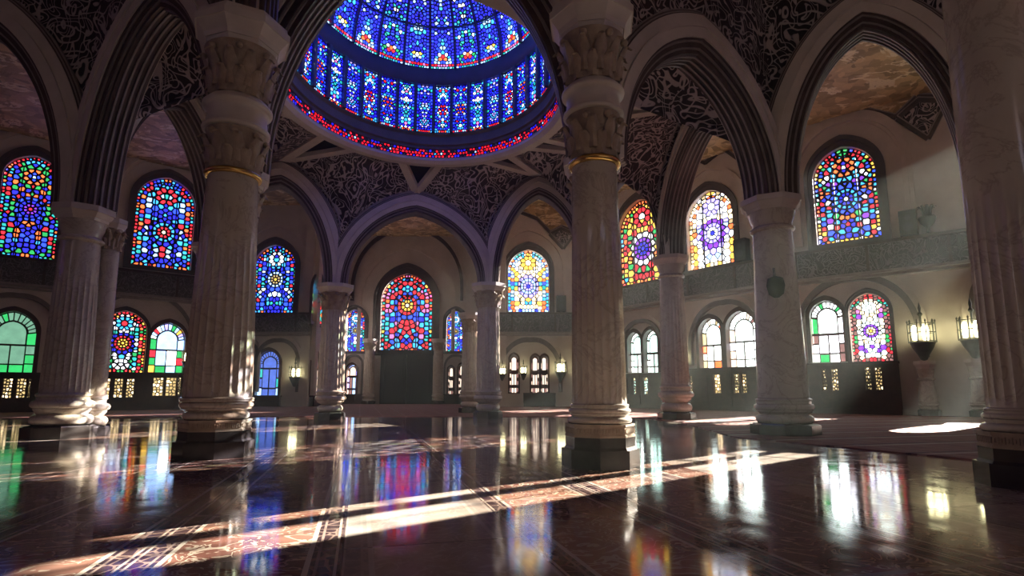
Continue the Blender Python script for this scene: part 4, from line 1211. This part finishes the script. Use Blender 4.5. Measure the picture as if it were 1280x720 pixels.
# central dark doors with pilasters
pl = W['alcove']; u0 = pl.hit(476, 470)[0]; u1 = pl.hit(541, 470)[0]; v1 = pl.hit(508, 443)[1]
root = thing('double_door', pl.pt((u0+u1)/2, 0, .3), 'tall very dark double door under the red rose window', 'door')
for q in (0, 1):
    a, b = (u0, (u0+u1)/2-.02) if q == 0 else ((u0+u1)/2+.02, u1)
    mb = MB(); pbox(mb, pl, a, b, 0, v1, .05, .22)
    for j in range(3):
        y0, y1 = .3+j*(v1-.4)/3, .3+(j+.85)*(v1-.4)/3
        strip(mb, pl, [(a+.25, y0), (a+.25, y1), (b-.25, y1), (b-.25, y0), (a+.25, y0)], [(a+.35, y0+.1), (a+.35, y1-.1), (b-.35, y1-.1), (b-.35, y0+.1), (a+.35, y0+.1)], .22, .27)
    mb.build('door_leaf', M['black'], root)
mb = MB(); pbox(mb, pl, u0-.25, u1+.25, v1, v1+.35, .02, .4); mb.build('lintel', M['black'], root)
for (p, lb) in ((464, 'pilaster column left of the dark central doors'), (549, 'pilaster column right of the dark central doors')):
    u_ = pl.hit(p, 470)[0]; c = pl.pt(u_, 0, .7)
    column((c.x, c.y), .42, .38, zof(424, YA-.7, p), lb, .9, .56, flute=4, cap='carved', group='pilasters flanking the central doors', s=1.0)

# ------------------------------------------------------------------ sconces
def sconce(w, px, py, label, scale=1.0, post=False, n=3, off=.45):
    pl = W[w]; u_, v_ = pl.hit(px, py)
    c = pl.pt(u_, 0, off); s = scale
    root = thing('wall_sconce', (c.x, c.y, v_), label, 'wall lamp', 'lit wall sconces')
    mb = MB(); lathe(mb, (c.x, c.y, v_), [(.01*s, -.95*s), (.10*s, -.9*s), (.16*s, -.75*s), (.30*s, -.5*s), (.34*s, -.38*s), (.36*s, -.36*s), (.36*s, -.32*s), (.05*s, -.3*s)], 24)
    mb.build('bowl', M['metal'], root, True, angle=40)
    mb = MB()
    for k_ in range(10):
        a_ = 2*PI*k_/10
        lathe(mb, (c.x+.38*s*math.cos(a_), c.y+.38*s*math.sin(a_), v_), [(.018*s, -.34*s), (.018*s, .34*s), (.035*s, .38*s), (.004, .44*s)], 6)
    for zz in (-.3, 0, .3):
        lathe(mb, (c.x, c.y, v_), [(.37*s, zz*s-.015), (.40*s, zz*s-.015), (.40*s, zz*s+.015), (.37*s, zz*s+.015), (.37*s, zz*s-.015)], 28, caps=False)
    cage = mb.build('cage', M['metal'], root, True, angle=40)
    for k_ in range(n):
        a_ = 2*PI*k_/n+.3
        mb = MB(); lathe(mb, (c.x+.2*s*math.cos(a_), c.y+.2*s*math.sin(a_), v_), [(.05*s, -.25*s), (.085*s, -.1*s), (.085*s, .12*s), (.04*s, .26*s)], 12)
        o = mb.build('lamp_glass', M['lamp'], cage, True)
    mb = MB(); lathe(mb, (c.x, c.y, v_), [(.03*s, .2*s), (.03*s, .55*s), (.08*s, .62*s), (.03*s, .72*s), (.05*s, .85*s), (.004, 1.05*s)], 12)
    mb.build('finial', M['metal'], cage, True, angle=50)
    mb = MB(); pbox(mb, pl, u_-.05*s, u_+.05*s, v_-.55*s, v_-.42*s, 0, off); pbox(mb, pl, u_-.14*s, u_+.14*s, v_-.8*s, v_-.1*s, 0, .06)
    mb.build('bracket', M['metal'], root)
    ld = bpy.data.lights.new('sconce_light', 'POINT'); ld.energy = 16*s*s; ld.color = (1, .88, .5); ld.shadow_soft_size = .25*s
    lo_ = bpy.data.objects.new('sconce_light', ld); COL.objects.link(lo_); lo_.location = (c.x, c.y, v_+.05); 
    if post:
        column((c.x, c.y), .26*s, .20*s, v_-.95*s, 'slender marble post under the '+post, .6, .4, cap='plain', group='slender posts under the sconces')
sconce('right_front', 1153, 417, 'large caged sconce glowing yellow, left of two on the right wall', 1.25, 'left of the two large sconces')
sconce('right_front', 1216, 413, 'large caged sconce glowing yellow beside the column at the right edge', 1.25, 'large sconce near the right edge')
sconce('right_back', 858, 448, 'lit sconce on the wall left of the two clear windows', .9)
sconce('right_recess', 700, 460, 'lit sconce just left of the tall centre column', 1.0)
sconce('right_recess', 654, 463, 'small lit sconce between the narrow warm windows', .7)
sconce('right_recess', 628, 464, 'small lit sconce beside the far right column', .7)
sconce('left_recess', 372, 466, 'lit sconce on the back wall right of the blue glazed door', 1.0)
sconce('left', 234, 447, 'lit sconce at left between the clear window and the tall left column', .9)
sconce('left', 121, 443, 'lit sconce beside the slender half of the paired column', .8)

# small dark fittings on gallery and column
def speaker(p, rz, label, s=1.0):
    root = thing('loudspeaker', p, label, 'loudspeaker', 'small dark loudspeakers')
    mb = MB(); box(mb, (p[0], p[1], p[2]+.42*s), (.42*s, .34*s, .72*s), rz); mb.build('cabinet', M['black'], root)
    mb = MB(); lathe(mb, (p[0], p[1], p[2]), [(.10*s, 0), (.12*s, .03*s), (.04*s, .05*s), (.04*s, .1*s)], 12); mb.build('foot', M['metal'], root)
    mb = MB(); d = Vector((math.sin(rz), -math.cos(rz), 0))*.175*s
    for zz, rr in ((.28, .13), (.56, .08)):
        vs = [(p[0]+d.x+math.cos(rz)*rr*s*math.cos(t), p[1]+d.y+math.sin(rz)*rr*s*math.cos(t), p[2]+zz*s+rr*s*math.sin(t)) for t in [2*PI*j/16 for j in range(16)]]
        mb.add(vs, [tuple(range(16))])
    mb.build('driver_cone', M['lead'], root)
RZ = math.atan2(W['right_front'].U.y, W['right_front'].U.x); RZ2 = math.atan2(W['right_back'].U.y, W['right_back'].U.x)
for (w, px, lb, rz, s) in (('right_front', 1138, 'dark loudspeaker on the gallery rail, left of the pair at right', RZ, 1.5), ('right_back', 931, 'dark loudspeaker on the gallery rail beside the thick right column', RZ2, 1.6), ('right_recess', 700, 'dark loudspeaker on the far gallery rail beside the tall centre column', 0, 1.5)):
    pl = W[w]; u_ = pl.hit(px, 300)[0]; z_ = zb1 if 'recess' in w else ZG-.1
    p = pl.pt(u_, z_, .3); speaker(p, rz, lb, s)
pl = W['right_front']; u_ = pl.hit(1159, 270)[0]; p = pl.pt(u_, ZG-.1, .3)
root = thing('gallery_urn', p, 'dark spiky urn standing on the gallery rail at right', 'urn')
mb = MB(); lathe(mb, p, [(.16, 0), (.18, .05), (.06, .12), (.07, .3), (.26, .55), (.34, .75), (.30, .8)], 20); mb.build('vessel', M['black'], root, True, angle=40)
mb = MB()
for k_ in range(9): leaf(mb, p, 2*PI*k_/9, .12, p.z+.75, p.z+1.35, .22, .22)
mb.build('foliage', M['black'], root)
pc = K['c']; d = Vector((-pc.x, -pc.y, 0)).normalized()
zz = zof(355, 13.0, 973); p = pc+d*.62+Vector((0, 0, zz-.35))
root = thing('column_spotlight', p, 'small dark fitting mounted on the thick right column', 'spotlight')
mb = MB(); lathe(mb, p, [(.06, 0), (.16, .08), (.20, .28), (.17, .45), (.04, .5)], 16); mb.build('lamp_housing', M['black'], root, True)
mb = MB(); box(mb, pc+d*.5+Vector((0, 0, zz-.05)), (.08, .3, .16), math.atan2(d.y, d.x)+PI/2); lathe(mb, p+Vector((-.02, 0, .45)), [(.03, 0), (.03, .25)], 8); mb.build('bracket', M['metal'], root)

# ------------------------------------------------------------------ carpets
A_ = Vector((-.26, .966, 0)).normalized(); B_ = Vector((.966, .26, 0)).normalized()
def lay(name, pts, label, th=.02):
    mb = MB(); prism(mb, HZ, pts, [], .0, th); o = mb.build(name, M['carpet']); tag(o, label, 'carpet')
g1 = atz(940, 549, 0); g2 = atz(1240, 578, 0)
dn = (g2-g1).normalized()
s0 = g1-dn*0.5; s1 = g1+dn*14
bk = 22.2
def innside(p, q, t=.7): return p
rr3, rr2, rr1 = W['right_front'].pt(W['right_front'].L, 0, .5), W['right_front'].pt(6, 0, .5), W['right_front'].pt(.1, 0, .5)
p_far = W['right_back'].pt(0, 0, .5)
yy = atz(940, 527, 0)
lay('carpet', [(s0.x, s0.y), (s1.x, s1.y), (rr3.x, s1.y), (rr3.x, rr3.y), (rr1.x, rr1.y), (p_far.x, p_far.y), (xb1-.4, YB-.3), (xa1, YB-.3), (xa1-.3, YA-.6), (xa0+.3, YA-.6), (xa0, YB-.3), (xb0+.4, YB-.3),
     (W['left'].pt(W['left'].L, 0, .5).x, W['left'].pt(W['left'].L, 0, .5).y), (W['left'].pt(0, 0, .5).x, W['left'].pt(0, 0, .5).y), (W['left'].pt(0, 0, .5).x, 19.0), (-9.0, 22.8), (.5, 22.6), (4.8, 21.6), (s0.x+.6, 18.5)],
    'red striped carpet spread over the far and right side of the hall')

# ------------------------------------------------------------------ light
az = Vector((.77, .64, 0)).normalized(); EL = math.radians(22)
sd = Vector((az.x*math.cos(EL), az.y*math.cos(EL), math.sin(EL)))
sl = bpy.data.lights.new('sun', 'SUN'); sl.energy = 40; sl.color = (1, .91, .78); sl.angle = math.radians(.22)
so = bpy.data.objects.new('sun', sl); COL.objects.link(so); so.rotation_euler = sd.to_track_quat('Z', 'Y').to_euler(); so.location = sd*40
w = bpy.data.worlds.new('sky'); C.world = w; w.use_nodes = True
bg = w.node_tree.nodes['Background']; bg.inputs[0].default_value = (.55, .70, 1, 1); bg.inputs[1].default_value = .12

hz, nt, out = newmat('thin_haze')
vs_ = N(nt, 'ShaderNodeVolumeScatter', inp={'Density': .0026, 'Anisotropy': .35}); vs_.inputs[0].default_value = (.86, 1, .95, 1)
L(nt, vs_.outputs[0], out.inputs['Volume'])
mb = MB(); prism(mb, HZ, [(-24, 3.0), (23.5, 3.0), (23.5, 19.5), (13.2, 26.5), (6.5, 36.0), (-18, 36.0), (-24, 27.0)], [], .05, 13.9); o = mb.build('haze', hz)
tag(o, 'thin dusty haze hanging in the hall, lit by the sunbeams', 'haze', kind='stuff')

C.view_settings.view_transform = 'Standard'; C.view_settings.look = 'None'; C.view_settings.gamma = 1; C.view_settings.use_curve_mapping = False
C.view_settings.exposure = 0.52
cy = C.cycles
cy.use_denoising = True
try: cy.denoiser = 'OPENIMAGEDENOISE'; cy.denoising_input_passes = 'RGB_ALBEDO_NORMAL'
except Exception: pass
cy.volume_bounces = 0; cy.volume_step_rate = 1; cy.max_bounces = 7; cy.diffuse_bounces = 4; cy.glossy_bounces = 4; cy.transparent_max_bounces = 8; cy.sample_clamp_indirect = 6; cy.caustics_reflective = False; cy.caustics_refractive = False
